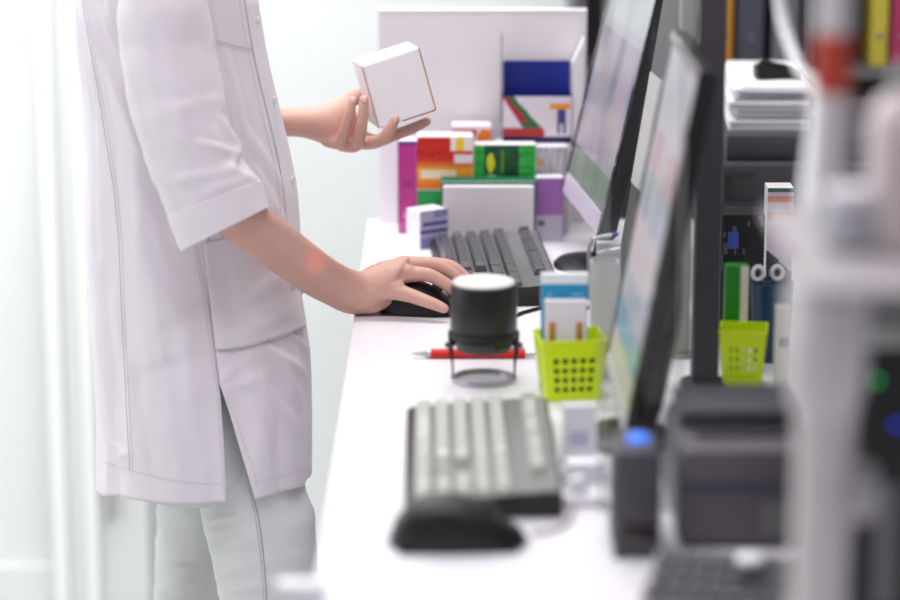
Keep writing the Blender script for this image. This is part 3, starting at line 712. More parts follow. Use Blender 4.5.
for sx in (-1, 1):
    MB().box(-.003 + sx * .003, .003 + sx * .003, -.001 + sx * .0012, .001 + sx * .0012, 0, cup_h * .95).build('blade', STEEL, scs)
    m = MB(); R_ = .0085
    m.tube([Vector((sx * .012 + R_ * cos(t) * .8, sx * .0012, cup_h * .95 + .010 + R_ * sin(t))) for t in [2 * pi * i / 16 for i in range(17)]], .0026, 8)
    m.build('handle', mat('handle_white', (226, 226, 232), .4), scs, smooth=True)
# clear acrylic divider with two polished edges
dv = empty('acrylic_divider', (.205, 2.655, CT), label='upright clear acrylic divider panel in front of the near monitor', cat='divider')
xl, xr = P(606, 200, 2.655).x - .205, P(681, 200, 2.655).x - .205
MB().box(xl, xr, 0, .004, 0, .62).build('pane', CLEAR, dv)
for x in (xl - .003, xr): MB().box(x + .0001, x + .0029, -.0003, .0043, 0, .62).build('edge_strip', mat('milky_edge', (200, 200, 196), .3, trans=.75), dv)
# white desk clamp at the near left edge of the counter
q = PZ(283, 600, .99)
ck = empty('desk_clamp', (-.15, 2.365, CT), label='small white clamp gripping the left edge of the counter at the bottom', cat='clamp')
MB().box(-.010, .035, -.012, .012, 0, .024, .003).build('upper_jaw', PAPER, ck, smooth=True)
MB().box(-.010, .018, -.012, .012, -.055, -.001, .003).build('stem', PAPER, ck, smooth=True)
MB().box(-.010, .040, -.012, .012, -.068, -.0556, .003).build('lower_jaw', PAPER, ck, smooth=True)
MB().lathe([(.004, -.0552), (.004, -.04), (.009, -.038), (.009, -.0325)], (.032, 0, 0), 14).build('screw', STEEL, ck, smooth=True)

# ================================================================== the woman
SKIN = mat('skin', (218, 172, 158), .46, bump=(900, .12), sss=.08, var=16)
NAIL = mat('nail', (226, 172, 166), .22, coat=.3)
COATM = mat('white_cotton', (232, 224, 231), .78, bump=(1400, .18), sheen=.15)
SEAM = mat('seam_thread', (208, 198, 206), .85)
DENIM = mat('pale_trouser_cotton', (216, 217, 217), .8, bump=(1100, .2))
DSEAM = mat('trouser_seam_thread', (160, 168, 176), .85)
pers = empty('person', (-.33, 3.6, 0), label='woman in white coat and pale trousers holding up a box, right hand on the mouse', cat='person')
PL0 = Vector(pers.location)
def toL(o):          # meshes of the figure are modelled in world space, then re-based on the root
    o.parent = pers; o.location = -PL0; return o

def ell(c, u, v, n, e=2.0):
    out = []
    for i in range(n):
        t = 2 * pi * i / n; a, b = cos(t), sin(t)
        if e != 2: a = abs(a) ** (2 / e) * (1 if a >= 0 else -1); b = abs(b) ** (2 / e) * (1 if b >= 0 else -1)
        out.append(c + u * a + v * b)
    return out
def interp(tab, x):
    tab = sorted(tab)
    if x <= tab[0][0]: return tab[0][1]
    for (a, va), (b, vb) in zip(tab, tab[1:]):
        if x <= b:
            t = (x - a) / (b - a); return va + (vb - va) * t
    return tab[-1][1]
def smooth_interp(tab, x):
    d_ = (tab[-1][0] - tab[0][0]) / 40
    return sum(interp(tab, x + k * d_ * .5) for k in (-2, -1, 0, 1, 2)) / 5
def limb(m, sts, n=28, sub=5, viewv=True, e=2.0):
    """sts: (pxA,pyA,pxB,pyB,Y,b) -- cross sections through two outline points at depth Y"""
    S = []
    for s in sts:
        A = P(s[0], s[1], s[4]); B = P(s[2], s[3], s[4])
        S.append(((A + B) / 2, (B - A) / 2, s[5]))
    R = []
    k_ = len(S)
    for i in range(k_ - 1):
        g = [S[max(i - 1, 0)], S[i], S[i + 1], S[min(i + 2, k_ - 1)]]
        for j in range(sub):
            t = j / sub
            cr = lambda a0, a1, a2, a3: .5 * ((2 * a1) + (a2 - a0) * t + (2 * a0 - 5 * a1 + 4 * a2 - a3) * t * t + (3 * a1 - a0 - 3 * a2 + a3) * t ** 3)
            R.append((cr(*[q[0] for q in g]), cr(*[q[1] for q in g]), cr(*[q[2] for q in g])))
    R.append(S[-1])
    rr = []
    for c, u, b in R:
        v = (c - CAM).normalized() if viewv else Vector((0, 1, 0))
        v = v - u * (v.dot(u) / u.length_squared); v.normalize()
        rr.append(ell(c, u, v * b, n, e))
    return rr
CREASES = []
def seg_d(px, py, ax, ay, bx, by):
    dx, dy = bx - ax, by - ay; L2 = dx * dx + dy * dy
    t = max(0, min(1, ((px - ax) * dx + (py - ay) * dy) / L2)); qx, qy = ax + t * dx, ay + t * dy
    s = (px - ax) * dy - (py - ay) * dx
    return math.hypot(px - qx, py - qy), (1 if s > 0 else -1), t
def crease_disp(p, creases):
    px, py = proj(p); h = 0
    for (ax, ay, bx, by, w_, amp) in creases:
        if min(ax, bx) - 4 * w_ > px or max(ax, bx) + 4 * w_ < px or min(ay, by) - 4 * w_ > py or max(ay, by) + 4 * w_ < py: continue
        dd, sg, t = seg_d(px, py, ax, ay, bx, by)
        fade = sin(pi * min(1, max(0, .08 + .84 * t))) ** .6
        # asymmetric: sharp on one side, soft on the other
        wl = w_ * (.45 if sg > 0 else 1.3)
        h += amp * exp(-(dd / wl) ** 2) * fade
    return h

# --- coat body: outline tables (py -> px) measured at the body's middle plane
YB = 3.60
LEFT = [(-120, 92), (-60, 80), (0, 77), (50, 80), (100, 88), (150, 88), (200, 86), (240, 88), (280, 92), (350, 98), (420, 101), (480, 101), (530, 102)]
RIGHT = [(-120, 236), (-60, 250), (0, 257), (60, 267), (110, 279), (150, 289), (190, 297), (240, 300), (290, 301), (320, 307), (360, 312), (400, 313), (440, 313), (480, 312), (530, 312)]
HALF = [(-120, .150), (-60, .172), (0, .178), (80, .170), (160, .165), (240, .172), (320, .190), (400, .205), (500, .212), (530, .212)]
COAT_CR = [  # ax,ay,bx,by,width,amp
    (84, 5, 108, 70, 5, .004), (98, 0, 118, 50, 4, .005), (108, 0, 120, 40, 3, .004), (92, 20, 135, 130, 7, .005), (118, 70, 160, 190, 9, .006),
    (135, 160, 178, 300, 16, .006), (98, 260, 110, 400, 12, .005), (150, 250, 170, 420, 18, .006), (185, 300, 195, 440, 12, .004),
    (222, 378, 248, 352, 6, .004), (268, 345, 306, 372, 6, .006), (276, 352, 300, 400, 6, .005), (288, 330, 312, 350, 4, .005), (222, 392, 262, 372, 6, .003),
    (240, 300, 292, 268, 10, .004), (236, 330, 290, 310, 8, .004), (112, 458, 128, 452, 4, .003), (112, 444, 130, 458, 4, .002), (112, 470, 130, 466, 3, .002),
    (262, 60, 276, 140, 5, .004), (250, 130, 292, 200, 6, .004), (258, 170, 296, 240, 6, .004), (270, 200, 298, 280, 6, .004), (228, 60, 248, 150, 9, .004),
    (258, 410, 275, 490, 9, .004), (285, 400, 300, 480, 9, .004), (232, 260, 246, 300, 7, .003), (140, 430, 150, 495, 8, .003), (180, 440, 186, 498, 8, .003), (130, 60, 150, 240, 14, .004), (140, 240, 205, 380, 16, .004), (110, 300, 140, 420, 10, .003), (232, 400, 240, 430, 5, .003), (160, 330, 215, 300, 12, -.003), (135, 380, 200, 350, 12, -.003), (250, 370, 300, 430, 9, .004), (226, 372, 250, 384, 4, .003), (240, 318, 285, 300, 6, .003)]
SLIT_TOP = 395.0
N = 200
TH0 = 0
def coat_pt(py, th, off=0.0):
    """surface point of the coat; th measured from the front (+x), negative towards the camera"""
    xl = smooth_interp(LEFT, py); xr = smooth_interp(RIGHT, py); b = smooth_interp(HALF, py)
    A = P(xl, py, YB); B = P(xr, py, YB)
    z = A.z
    cx = (A.x + B.x) / 2; a = (B.x - A.x) / 2
    e = 2.35
    ca, sa = cos(th), sin(th)
    x = abs(ca) ** (2 / e) * (1 if ca >= 0 else -1); y = abs(sa) ** (2 / e) * (1 if sa >= 0 else -1)
    nrm = Vector((ca / max(a, .01), sa / b, 0)).normalized()
    p = Vector((cx + a * x, YB + b * y, z))
    fr = max(0.0, min(1.0, (py - 150) / 300))
    wob = .0045 * noise.noise(Vector((th * 1.6 + 5, z * 1.8, 0))) + (.004 + .008 * fr) * noise.noise(Vector((th * 3.2, z * 1.5 + 7, 2)))
    fine = .0022 * noise.noise(Vector((th * 9, z * 14, 5)))
    h = wob + fine
    if sa < .25: h += crease_disp(p, COAT_CR)
    h *= min(1, .25 + abs(sa) * 1.2)
    return p + nrm * (h + off)
# slit angle: where the surface is seen at px 222
def th_at(px, py):
    lo, hi = -pi + .05, -.05
    for _ in range(24):
        md = (lo + hi) / 2
        if proj(coat_pt(py, md))[0] > px: hi = md
        else: lo = md
    return (lo + hi) / 2
TS = th_at(222, 430)
TF = th_at(255, 480) - TS; TBk = TS - th_at(227, 480)
pys = [-72 + 3.6 * k for k in range(int((520 + 72) / 3.6) + 1)]
def hem_py(th):   # lower edge, level in space, seen at different heights
    z = P(228, 499, YB - .2).z
    lo, hi = 440.0, 520.0
    for _ in range(18):
        md = (lo + hi) / 2
        if P(200, md, YB).z > z - .004 - (.032 * cos(th) ** 6 if cos(th) < 0 else .024 * cos(th) ** 4): lo = md
        else: hi = md
    return lo
hems = {}
vs = []
m = MB()
NP = len(pys)
rows = []
ZH = None
for r_i, py in enumerate(pys):
    row = []
    for i in range(N + 1):
        t = i / N
        g = max(0.0, (py - SLIT_TOP) / 124.0)
        a0 = TS + (TF * g if g > 0 else 0); a1 = TS + 2 * pi - (TBk * g if g > 0 else 0)
        th = a0 + (a1 - a0) * t
        row.append(th)
    rows.append(row)
# each column stops at its own hem height
for r_i, py in enumerate(pys):
    ring = []
    for i, th in enumerate(rows[r_i]):
        hk = hem_py(th) if False else hems.setdefault(i, None)
        if hk is None: hems[i] = hem_py(th)
        hk = hems[i]
        f = (py - pys[0]) / (pys[-1] - pys[0]); pyv = pys[0] + f * (hk - pys[0])
        ring.append(coat_pt(pyv, th))
    vs.append([m.bm.verts.new(p) for p in ring])
for a, b in zip(vs, vs[1:]):
    for i in range(N): m.bm.faces.new((a[i], a[i + 1], b[i + 1], b[i]))
bmesh.ops.remove_doubles(m.bm, verts=[v for k, r in enumerate(vs) if pys[k] < SLIT_TOP for v in (r[0], r[-1])], dist=.0004)
# shoulders: close the top towards the neck
top = [v for v in vs[0] if v.is_valid]
if len(top) > N: top = top[:N]
prev = top
ctr = sum((v.co for v in top), Vector()) / len(top)
for k, (s_y, s_x, dz) in enumerate(((.985, .97, .012), (.93, .90, .028), (.80, .78, .046), (.60, .66, .062), (.42, .56, .074), (.37, .52, .082), (.36, .51, .092))):
    cur = [m.bm.verts.new(Vector((ctr.x + (v.co.x - ctr.x) * s_x, ctr.y + (v.co.y - ctr.y) * s_y, v.co.z + dz - .0))) for v in top]
    for i in range(len(top)):
        j = (i + 1) % len(top)
        try: m.bm.faces.new((prev[i], prev[j], cur[j], cur[i]))
        except ValueError: pass
    prev = cur
coat = m.build('coat', COATM, None, smooth=False)
coat.data.polygons.foreach_set('use_smooth', [True] * len(coat.data.polygons))
sol = coat.modifiers.new('thick', 'SOLIDIFY'); sol.thickness = .0022; sol.offset = -1
toL(coat)
coat['label'] = 'white hip-length cotton work coat with a side slit'
bvh = BVHTree.FromPolygons([v.co[:] for v in coat.data.vertices], [p.vertices[:] for p in coat.data.polygons])
def hit(px, py, off=0.0):
    r = ray(px, py).normalized(); l, nrm, _, _ = bvh.ray_cast(CAM, r)
    if l is None: return None
    if nrm.dot(r) > 0: nrm = -nrm
    return l + nrm * off
def polyl(pts, step=3.0):
    out = []
    for (x0, y0), (x1, y1) in zip(pts, pts[1:]):
        k = max(1, int(math.hypot(x1 - x0, y1 - y0) / step))
        for i in range(k): out.append((x0 + (x1 - x0) * i / k, y0 + (y1 - y0) * i / k))
    out.append(pts[-1]); return out
def seam(pts, name='seam', r=.0005, off=.0003, parent=None, m_=None, H=hit):
    q = [H(x, y, off) for x, y in polyl(pts)]; q = [p for p in q if p is not None]
    if len(q) < 2: return
    o = MB().tube(q, r, 5).build(name, m_ or SEAM, parent or coat); return o
def stitch(pts, name='stitching', parent=None, H=hit, m_=None):
    """a row of separate thread stitches, joined"""
    q = [H(x, y, .0005) for x, y in polyl(pts, 1.6)]; q = [p for p in q if p is not None]; m = MB()
    for a, b in list(zip(q, q[1:]))[::2]:
        if (b - a).length > .0004: m.tube([a, b], .0005, 4)
    o = m.build(name, m_ or SEAM, parent or coat); o['kind'] = 'stuff'; return o
s1 = [(82, 0), (90, 45), (98, 90), (106, 140), (114, 190), (119, 240), (121, 300), (124, 360), (127, 420), (130, 470)]
seam(s1); stitch([(x + 3, y) for x, y in s1])
s2 = [(197, 246), (200, 262), (207, 300), (213, 345), (217, 372), (221, 394)]
seam(s2); stitch([(x - 3, y) for x, y in s2])
seam([(216, 40), (236, 46), (256, 50)], 'yoke_seam'); stitch([(216, 43), (236, 49), (256, 53)])
# hem and slit edges
stitch([(104, 462), (130, 470), (160, 478), (190, 483), (219, 484)], 'hem_stitching')
stitch([(254, 482), (270, 479), (290, 473), (308, 468)], 'hem_stitching')
stitch([(217, 398), (220, 440), (223, 492)], 'slit_stitching'); stitch([(227, 398), (238, 425), (250, 460), (258, 488)], 'slit_stitching')
def patch(name, grid, off, th, m_=COATM, parent=None):
    """panel of cloth laid on the coat; grid(u,v)->(px,py)"""
    bm = bmesh.new(); nu = nv = 26; g = []
    for j in range(nv + 1):
        row = []
        for i in range(nu + 1):
            x, y = grid(i / nu, j / nv); p = hit(x, y, off(i / nu, j / nv) if callable(off) else off)
            row.append(bm.verts.new(p) if p is not None else None)
        g.append(row)
    for j in range(nv):
        for i in range(nu):
            q = (g[j][i], g[j][i + 1], g[j + 1][i + 1], g[j + 1][i])
            if None not in q: bm.faces.new(q)
    bmesh.ops.recalc_face_normals(bm, faces=bm.faces)
    if sum((f.normal.dot(f.calc_center_median() - CAM) > 0) * 2 - 1 for f in bm.faces) > 0: bmesh.ops.reverse_faces(bm, faces=bm.faces[:])
    me = bpy.data.meshes.new(name); bm.to_mesh(me); bm.free(); me.materials.append(m_)
    me.polygons.foreach_set('use_smooth', [True] * len(me.polygons)); me.set_sharp_from_angle(angle=radians(40))
    o = bpy.data.objects.new(name, me); COL.objects.link(o); o.parent = parent or coat; thick(o, th, -1); return o
# side pocket, its bag sagging over the hip
def pk(u, v):
    l = (203 + 12 * v, 243 + 107 * v); r = (290 + 13 * v, 226 + 102 * v)
    return (l[0] + (r[0] - l[0]) * u, l[1] + (r[1] - l[1]) * u + 4 * sin(pi * u) * v)
patch('pocket', pk, lambda u, v: .0022 + .0045 * (v ** 2.5) * (min(1, u * 4 + .25)) * (.7 + .3 * sin(u * 5 + 1)), .0016)
stitch([(203, 246), (210, 300), (217, 347)], 'pocket_stitching')
# placket: raised front band
def plk(u, v):
    y = -6 + 300 * v; xr = smooth_interp(RIGHT, y)
    return (xr - 13 + 12.2 * u, y)
patch('placket', plk, lambda u, v: .0026, .0022)
def plk_e(off): return [(smooth_interp(RIGHT, y) - 15 + off, y) for y in range(0, 300, 12)]
stitch(plk_e(-3), 'placket_stitching'); stitch(plk_e(4), 'placket_stitching')
BUT = mat('pearl_button', (238, 234, 238), .2)
for y in (20, 100, 180, 260):
    p = hit(smooth_interp(RIGHT, y) - 5, y, .0045)
    if p: 
        o = MB().lathe([(.004, -.001), (.005, 0), (.004, .001)], (0, 0, 0), 14).build('button', BUT, coat); o.location = p; o.rotation_euler = (0, pi / 2, -.5)

# --- near sleeve
SLV = [(128, -84, 180, -86, 3.47, .045), (118, -56, 196, -58, 3.40, .058), (118, 0, 207, -4, 3.365, .058), (121, 50, 213, 44, 3.36, .056), (131, 100, 222, 92, 3.355, .054),
       (143, 143, 230, 124, 3.35, .053), (156, 183, 240, 155, 3.35, .053), (168, 217, 261, 181, 3.35, .052)]
CUF = [(167, 216, 262, 180, 3.35, .0545), (173, 233, 265, 193, 3.35, .055), (181, 251, 269, 207, 3.35, .055)]
SL_CR = [(196, 140, 234, 152, 5, .006), (176, 178, 232, 170, 7, .004), (236, 150, 232, 172, 4, .005), (200, 192, 250, 176, 6, .003), (160, 110, 215, 100, 12, .003), (214, 20, 222, 110, 5, .004),
         (128, 60, 150, 150, 9, .004), (172, 60, 190, 160, 14, .004), (140, 20, 160, 120, 14, .003), (222, 118, 238, 150, 4, .007), (228, 165, 255, 180, 4, .005), (150, 160, 175, 205, 7, .003)]
def sleeve_mesh(sts, cr, name, parent, th=.002, amp=1):
    R = limb(MB(), sts, n=72, sub=11)
    m = MB(); out = []
    for r in R:
        c = sum(r, Vector()) / len(r); q = []
        for p in r:
            nrm = (p - c).normalized()
            h = .0022 * noise.noise(p * 22) * amp + .0012 * noise.noise(p * 60) * amp
            if p.y < c.y + .01: h += crease_disp(p, cr)
            q.append(p + nrm * h)
        out.append(q)
    m.rings(out, False, False)
    me = m.build(name, COATM, parent)
    me.data.polygons.foreach_set('use_smooth', [True] * len(me.data.polygons))
    s = me.modifiers.new('thick', 'SOLIDIFY'); s.thickness = th; s.offset = -1
    return me
slv = sleeve_mesh(SLV, SL_CR, 'sleeve', coat)
cuf = sleeve_mesh(CUF, [], 'cuff', coat, .0035, .5)
sb = BVHTree.FromPolygons([v.co[:] for v in cuf.data.vertices], [p.vertices[:] for p in cuf.data.polygons])
# far sleeve
FSL = [(128, -80, 180, -82, 3.73, .045), (119, -50, 200, -52, 3.80, .058), (124, 40, 212, 40, 3.84, .055), (140, 110, 222, 96, 3.84, .053), (176, 165, 236, 92, 3.83, .050), (215, 158, 246, 94, 3.82, .046), (238, 150, 252, 98, 3.81, .042)]
sleeve_mesh(FSL, [], 'sleeve', coat)
# collar
m = MB(); cxn = ctr.x; zt_c = max(v.co.z for v in coat.data.vertices)
m.rings([ell(Vector((cxn + dx, YB, zt_c + z)), Vector((rx, 0, 0)), Vector((0, ry, 0)), 40) for z, rx, ry, dx in ((-.012, .068, .070, .004), (.004, .066, .068, .004), (.024, .064, .066, .002), (.010, .074, .077, .004), (-.004, .080, .084, .006))], False, False)
o = m.build('collar', COATM, coat, smooth=True); s = o.modifiers.new('thick', 'SOLIDIFY'); s.thickness = .002

# --- skin: arms and hands at fine resolution
def remeshed(m, voxel, it=4, fac=.5):
    o = m.build('tmp', SKIN, None); md = o.modifiers.new('r', 'REMESH'); md.mode = 'VOXEL'; md.voxel_size = voxel
    sm = o.modifiers.new('s', 'SMOOTH'); sm.factor = fac; sm.iterations = it
    dg = bpy.context.evaluated_depsgraph_get(); me = bpy.data.meshes.new_from_object(o.evaluated_get(dg))
    bpy.data.objects.remove(o); return me
arms = MB()
# right forearm
FA = [(158, 130, 210, 112, 3.36, .036), (170, 178, 226, 160, 3.36, .036), (193, 218, 253, 195, 3.365, .037), (218, 233, 268, 209, 3.375, .034), (250, 256, 291, 226, 3.40, .032), (283, 279, 320, 249, 3.435, .029), (308, 295, 338, 262, 3.465, .026),
      (326, 304, 350, 268.5, 3.488, .024), (340, 311, 361, 271.5, 3.503, .025), (352, 314, 373, 268, 3.515, .029), (366, 313.5, 384, 263, 3.52, .033), (378, 309, 394, 259, 3.522, .036), (388, 300, 404, 257.5, 3.526, .035), (396, 292, 409, 258, 3.53, .026)]
arms.rings(limb(arms, FA, n=30, sub=6))
s7 = 741.0
def dg(pts, rr): arms.digit([P(*p) for p in pts], [r / s7 for r in rr])
dg([(378, 274, 3.545), (402, 265, 3.556), (430, 263.5, 3.560), (450, 266, 3.560), (461, 273, 3.556), (467, 279, 3.553)], [10, 8.6, 6.8, 6.4, 5.8, 5.0])      # index
dg([(378, 276, 3.53), (404, 266, 3.536), (430, 264.5, 3.538), (448, 270.5, 3.538), (458, 278, 3.535), (464, 285, 3.532)], [10, 8.8, 7.1, 6.6, 5.9, 5.0])     # middle
dg([(376, 284, 3.51), (402, 275.5, 3.515), (426, 274.5, 3.515), (441, 281, 3.514), (452, 288.5, 3.512), (459, 295, 3.51)], [10, 8.8, 7.2, 6.6, 6.0, 5.2])     # ring
dg([(372, 292, 3.50), (392, 291, 3.497), (410, 295.5, 3.49), (424, 300.5, 3.484), (435, 304.5, 3.480), (444, 308.5, 3.478)], [11, 9.2, 7.4, 6.6, 6.0, 5.0])    # little finger
dg([(366, 292, 3.545), (388, 291, 3.575), (408, 291, 3.590), (426, 296, 3.592)], [11, 10, 8.5, 7])                                                         # thumb, on the far side of the mouse
for q0, q1 in (((382, 270, 3.545), (403, 264, 3.546)), ((384, 277, 3.525), (402, 269.5, 3.526)), ((382, 287, 3.508), (398, 280, 3.507))):
    arms.digit([P(*q0), P(*q1)], [9.5 / s7, 7.2 / s7])
arms.digit([P(358, 300, 3.505), P(372, 301, 3.51), P(384, 298, 3.515)], [12 / s7, 12.5 / s7, 10 / s7])
for kx, ky, kY in ((404, 262.5, 3.556), (406, 263, 3.536), (405, 271, 3.514), (394, 286, 3.497)):
    arms.digit([P(kx - 3, ky + 1, kY), P(kx + 3, ky + 1, kY)], [8.2 / s7, 8.0 / s7])
arms.digit([P(373, 268.5, 3.53), P(350, 283, 3.49)], [4.5 / s7, 5 / s7])          # tendon / wrist ridge
# left forearm and the hand holding the box
s8 = 728.0
FL = [(150, 60, 200, 60, 3.84, .036), (165, 125, 218, 100, 3.84, .038), (188, 160, 236, 98, 3.83, .040), (225, 152, 245, 101, 3.81, .036), (255, 142, 262, 105, 3.785, .031), (283, 137, 280, 108, 3.765, .026),
      (300, 137, 299, 107.5, 3.757, .0245), (314, 140.5, 314, 106, 3.752, .026), (328, 146, 325, 102.5, 3.752, .030), (340, 149, 336, 98, 3.755, .032), (352, 149.5, 346, 96, 3.76, .031), (362, 146, 354, 98, 3.762, .024)]
arms.rings(limb(arms, FL, n=30, sub=6))
def dl(pts, rr): arms.digit([P(*p) for p in pts], [r / s8 for r in rr])
dl([(328, 140, 3.735), (340, 142, 3.722), (345, 130, 3.700), (349, 115, 3.696), (352.5, 100.5, 3.700)], [8, 7.0, 6.0, 5.5, 4.6])       # little finger
dl([(342, 144, 3.735), (356, 145, 3.715), (360.5, 131, 3.692), (363, 115, 3.690), (364, 99.5, 3.694)], [8, 7.2, 6.3, 5.8, 4.8])        # ring
dl([(352, 140, 3.745), (369, 143, 3.722), (383, 139, 3.698), (390, 130, 3.692), (395, 119, 3.694)], [8, 7.2, 6.6, 6.0, 4.9])           # middle
dl([(354, 132, 3.765), (374, 141, 3.755), (396, 134.5, 3.748), (412, 128.5, 3.745), (427, 121.5, 3.743)], [8, 7.0, 6.3, 5.8, 4.6])       # index under the box
dl([(336, 112, 3.785), (350, 100, 3.81), (362, 96, 3.836), (376, 100, 3.850)], [11, 9, 8, 6.6])                                          # thumb behind the box
me_a = remeshed(arms, .0016, 9)
# upper arms, torso core, neck, head, legs (mostly under clothing)
core = MB()
core.rings([ell(Vector((x, YB, z)), Vector((a, 0, 0)), Vector((0, b, 0)), 36, 2.2) for z, x, a, b in (
    (.72, -.345, .115, .155), (.80, -.335, .12, .165), (.90, -.33, .112, .165), (1.0, -.33, .10, .150), (1.1, -.335, .098, .140), (1.2, -.345, .105, .145), (1.3, -.355, .105, .155), (1.37, -.365, .095, .160), (1.42, -.372, .075, .140), (1.455, -.37, .055, .085), (1.475, -.365, .050, .054))])
core.digit([(-.375, YB, 1.38), (-.365, YB, 1.47), (-.345, YB, 1.57)], [.055, .050, .050])
core.digit([(-.37, 3.45, 1.38), (-.355, 3.41, 1.33), (-.335, 3.37, 1.22)], [.045, .038, .034])
core.digit([(-.37, 3.76, 1.38), (-.355, 3.80, 1.33), (-.345, 3.835, 1.22)], [.045, .038, .034])
# head, bent a little forward over the work
HC = Vector((-.325, YB, 1.645))
core.rings([ell(HC + Vector((dx, 0, z)), Vector((a, 0, 0)), Vector((0, b, 0)), 32) for z, dx, a, b in (
    (-.115, .030, .020, .020), (-.108, .028, .042, .036), (-.085, .018, .066, .052), (-.05, .008, .082, .064), (-.01, .002, .093, .070), (.03, -.002, .098, .073), (.065, -.006, .092, .070), (.092, -.008, .072, .056), (.107, -.010, .040, .033), (.111, -.010, .012, .010))])
core.digit([HC + Vector((.088, 0, .012)), HC + Vector((.096, 0, -.010)), HC + Vector((.102, 0, -.026))], [.006, .008, .009])       # nose
core.digit([HC + Vector((.082, -.018, -.062)), HC + Vector((.091, 0, -.061)), HC + Vector((.082, .018, -.062))], [.005, .007, .005])  # lips
for sy in (-1, 1):
    core.digit([HC + Vector((.0, sy * .070, .018)), HC + Vector((-.008, sy * .076, .0)), HC + Vector((.0, sy * .070, -.026))], [.008, .011, .007])
for sgn, yy in ((0, 3.50), (1, 3.70)):
    dx = 0 if sgn == 0 else -.10
    core.digit([(-.315 + dx * .5, yy, .76), (-.268 + dx, yy, .60), (-.262 + dx, yy, .46), (-.275 + dx, yy, .30), (-.275 + dx, yy, .10)], [.045, .036, .036, .034, .028])
    core.digit([(-.285 + dx, yy, .055), (-.22 + dx, yy, .04), (-.15 + dx, yy, .03)], [.032, .030, .022])
me_c = remeshed(core, .0045, 3)
bmj = bmesh.new(); bmj.from_mesh(me_a); bmj.from_mesh(me_c)
me_b = bpy.data.meshes.new('body'); bmj.to_mesh(me_b); bmj.free(); me_b.materials.append(SKIN)
me_b.polygons.foreach_set('use_smooth', [True] * len(me_b.polygons))
body = bpy.data.objects.new('body', me_b); COL.objects.link(body); toL(body)
body['label'] = 'bare forearms and hands, one on the mouse, one holding the box'
ab = BVHTree.FromPolygons([v.co[:] for v in me_a.vertices], [p.vertices[:] for p in me_a.polygons])
bpy.data.meshes.remove(me_a); bpy.data.meshes.remove(me_c)
def hit_b(px, py, off=0.0):
    r = ray(px, py).normalized(); l, nrm, _, _ = ab.ray_cast(CAM, r)
    return None if l is None else l + (nrm if nrm.dot(r) < 0 else -nrm) * off
def nail(px, py, dx, dy, L=4.5, Wd=3.2):
    """small curved plate laid over the finger end; (dx,dy) points to the finger tip"""
    dl_ = math.hypot(dx, dy); dx /= dl_; dy /= dl_; bm = bmesh.new(); g = []
    for j in range(7):
        row = []
        for i in range(7):
            u = (i / 6 - .5) * 2; v = (j / 6 - .5) * 2
            k = sqrt(1 - .5 * u * u) ; kk = sqrt(1 - .5 * v * v)
            x = px + dx * v * L * k - dy * u * Wd * kk; y = py + dy * v * L * k + dx * u * Wd * kk
            p = hit_b(x, y, .0005); row.append(bm.verts.new(p) if p else None)
        g.append(row)
    for j in range(6):
        for i in range(6):
            q = (g[j][i], g[j][i + 1], g[j + 1][i + 1], g[j + 1][i])
            if None not in q and max((q[a].co - q[b].co).length for a in range(4) for b in range(a)) < .006: bm.faces.new(q)
    me = bpy.data.meshes.new('fingernail'); bmesh.ops.recalc_face_normals(bm, faces=bm.faces)
    if sum((f.normal.dot(f.calc_center_median() - CAM) > 0) * 2 - 1 for f in bm.faces) > 0: bmesh.ops.reverse_faces(bm, faces=bm.faces[:])
    bm.to_mesh(me); bm.free(); me.materials.append(NAIL)
    me.polygons.foreach_set('use_smooth', [True] * len(me.polygons))
    o = bpy.data.objects.new('fingernail', me); COL.objects.link(o); o.parent = body; thick(o, .0004)
nail(443, 306.5, 1, .45, 4, 2.6)
nail(364.6, 99.5, .1, -1, 4, 2.7); nail(353.4, 100.5, .25, -1, 3.6, 2.5); nail(395.8, 119, .35, -1, 4, 2.8)

# hair and eyes (above the frame)
HAIR = mat('brown_hair', (84, 58, 42), .5, bump=(300, .6))
m = MB(); m.rings([ell(HC + Vector((dx, 0, z)), Vector((a, 0, 0)), Vector((0, b, 0)), 36) for z, dx, a, b in (
    (-.085, -.050, .030, .050), (-.07, -.045, .050, .062), (-.03, -.035, .074, .076), (.01, -.028, .084, .082), (.05, -.018, .092, .083), (.085, -.012, .088, .072), (.112, -.012, .062, .050), (.124, -.014, .020, .016))])
toL(m.build('hair', HAIR, None, smooth=True))
m = MB(); m.digit([HC + Vector((-.10, 0, .02)), HC + Vector((-.135, 0, -.02)), HC + Vector((-.135, 0, -.09)), HC + Vector((-.125, 0, -.13))], [.022, .028, .022, .008])
toL(m.build('ponytail', HAIR, None, smooth=True))
for sy in (-1, 1):
    o = MB().lathe([(.001, -.011), (.008, -.008), (.011, 0), (.008, .008), (.001, .011)], HC + Vector((.0735, sy * .031, .012)), 16).build('eye', mat('eye_white', (240, 238, 236), .2), body, smooth=True)

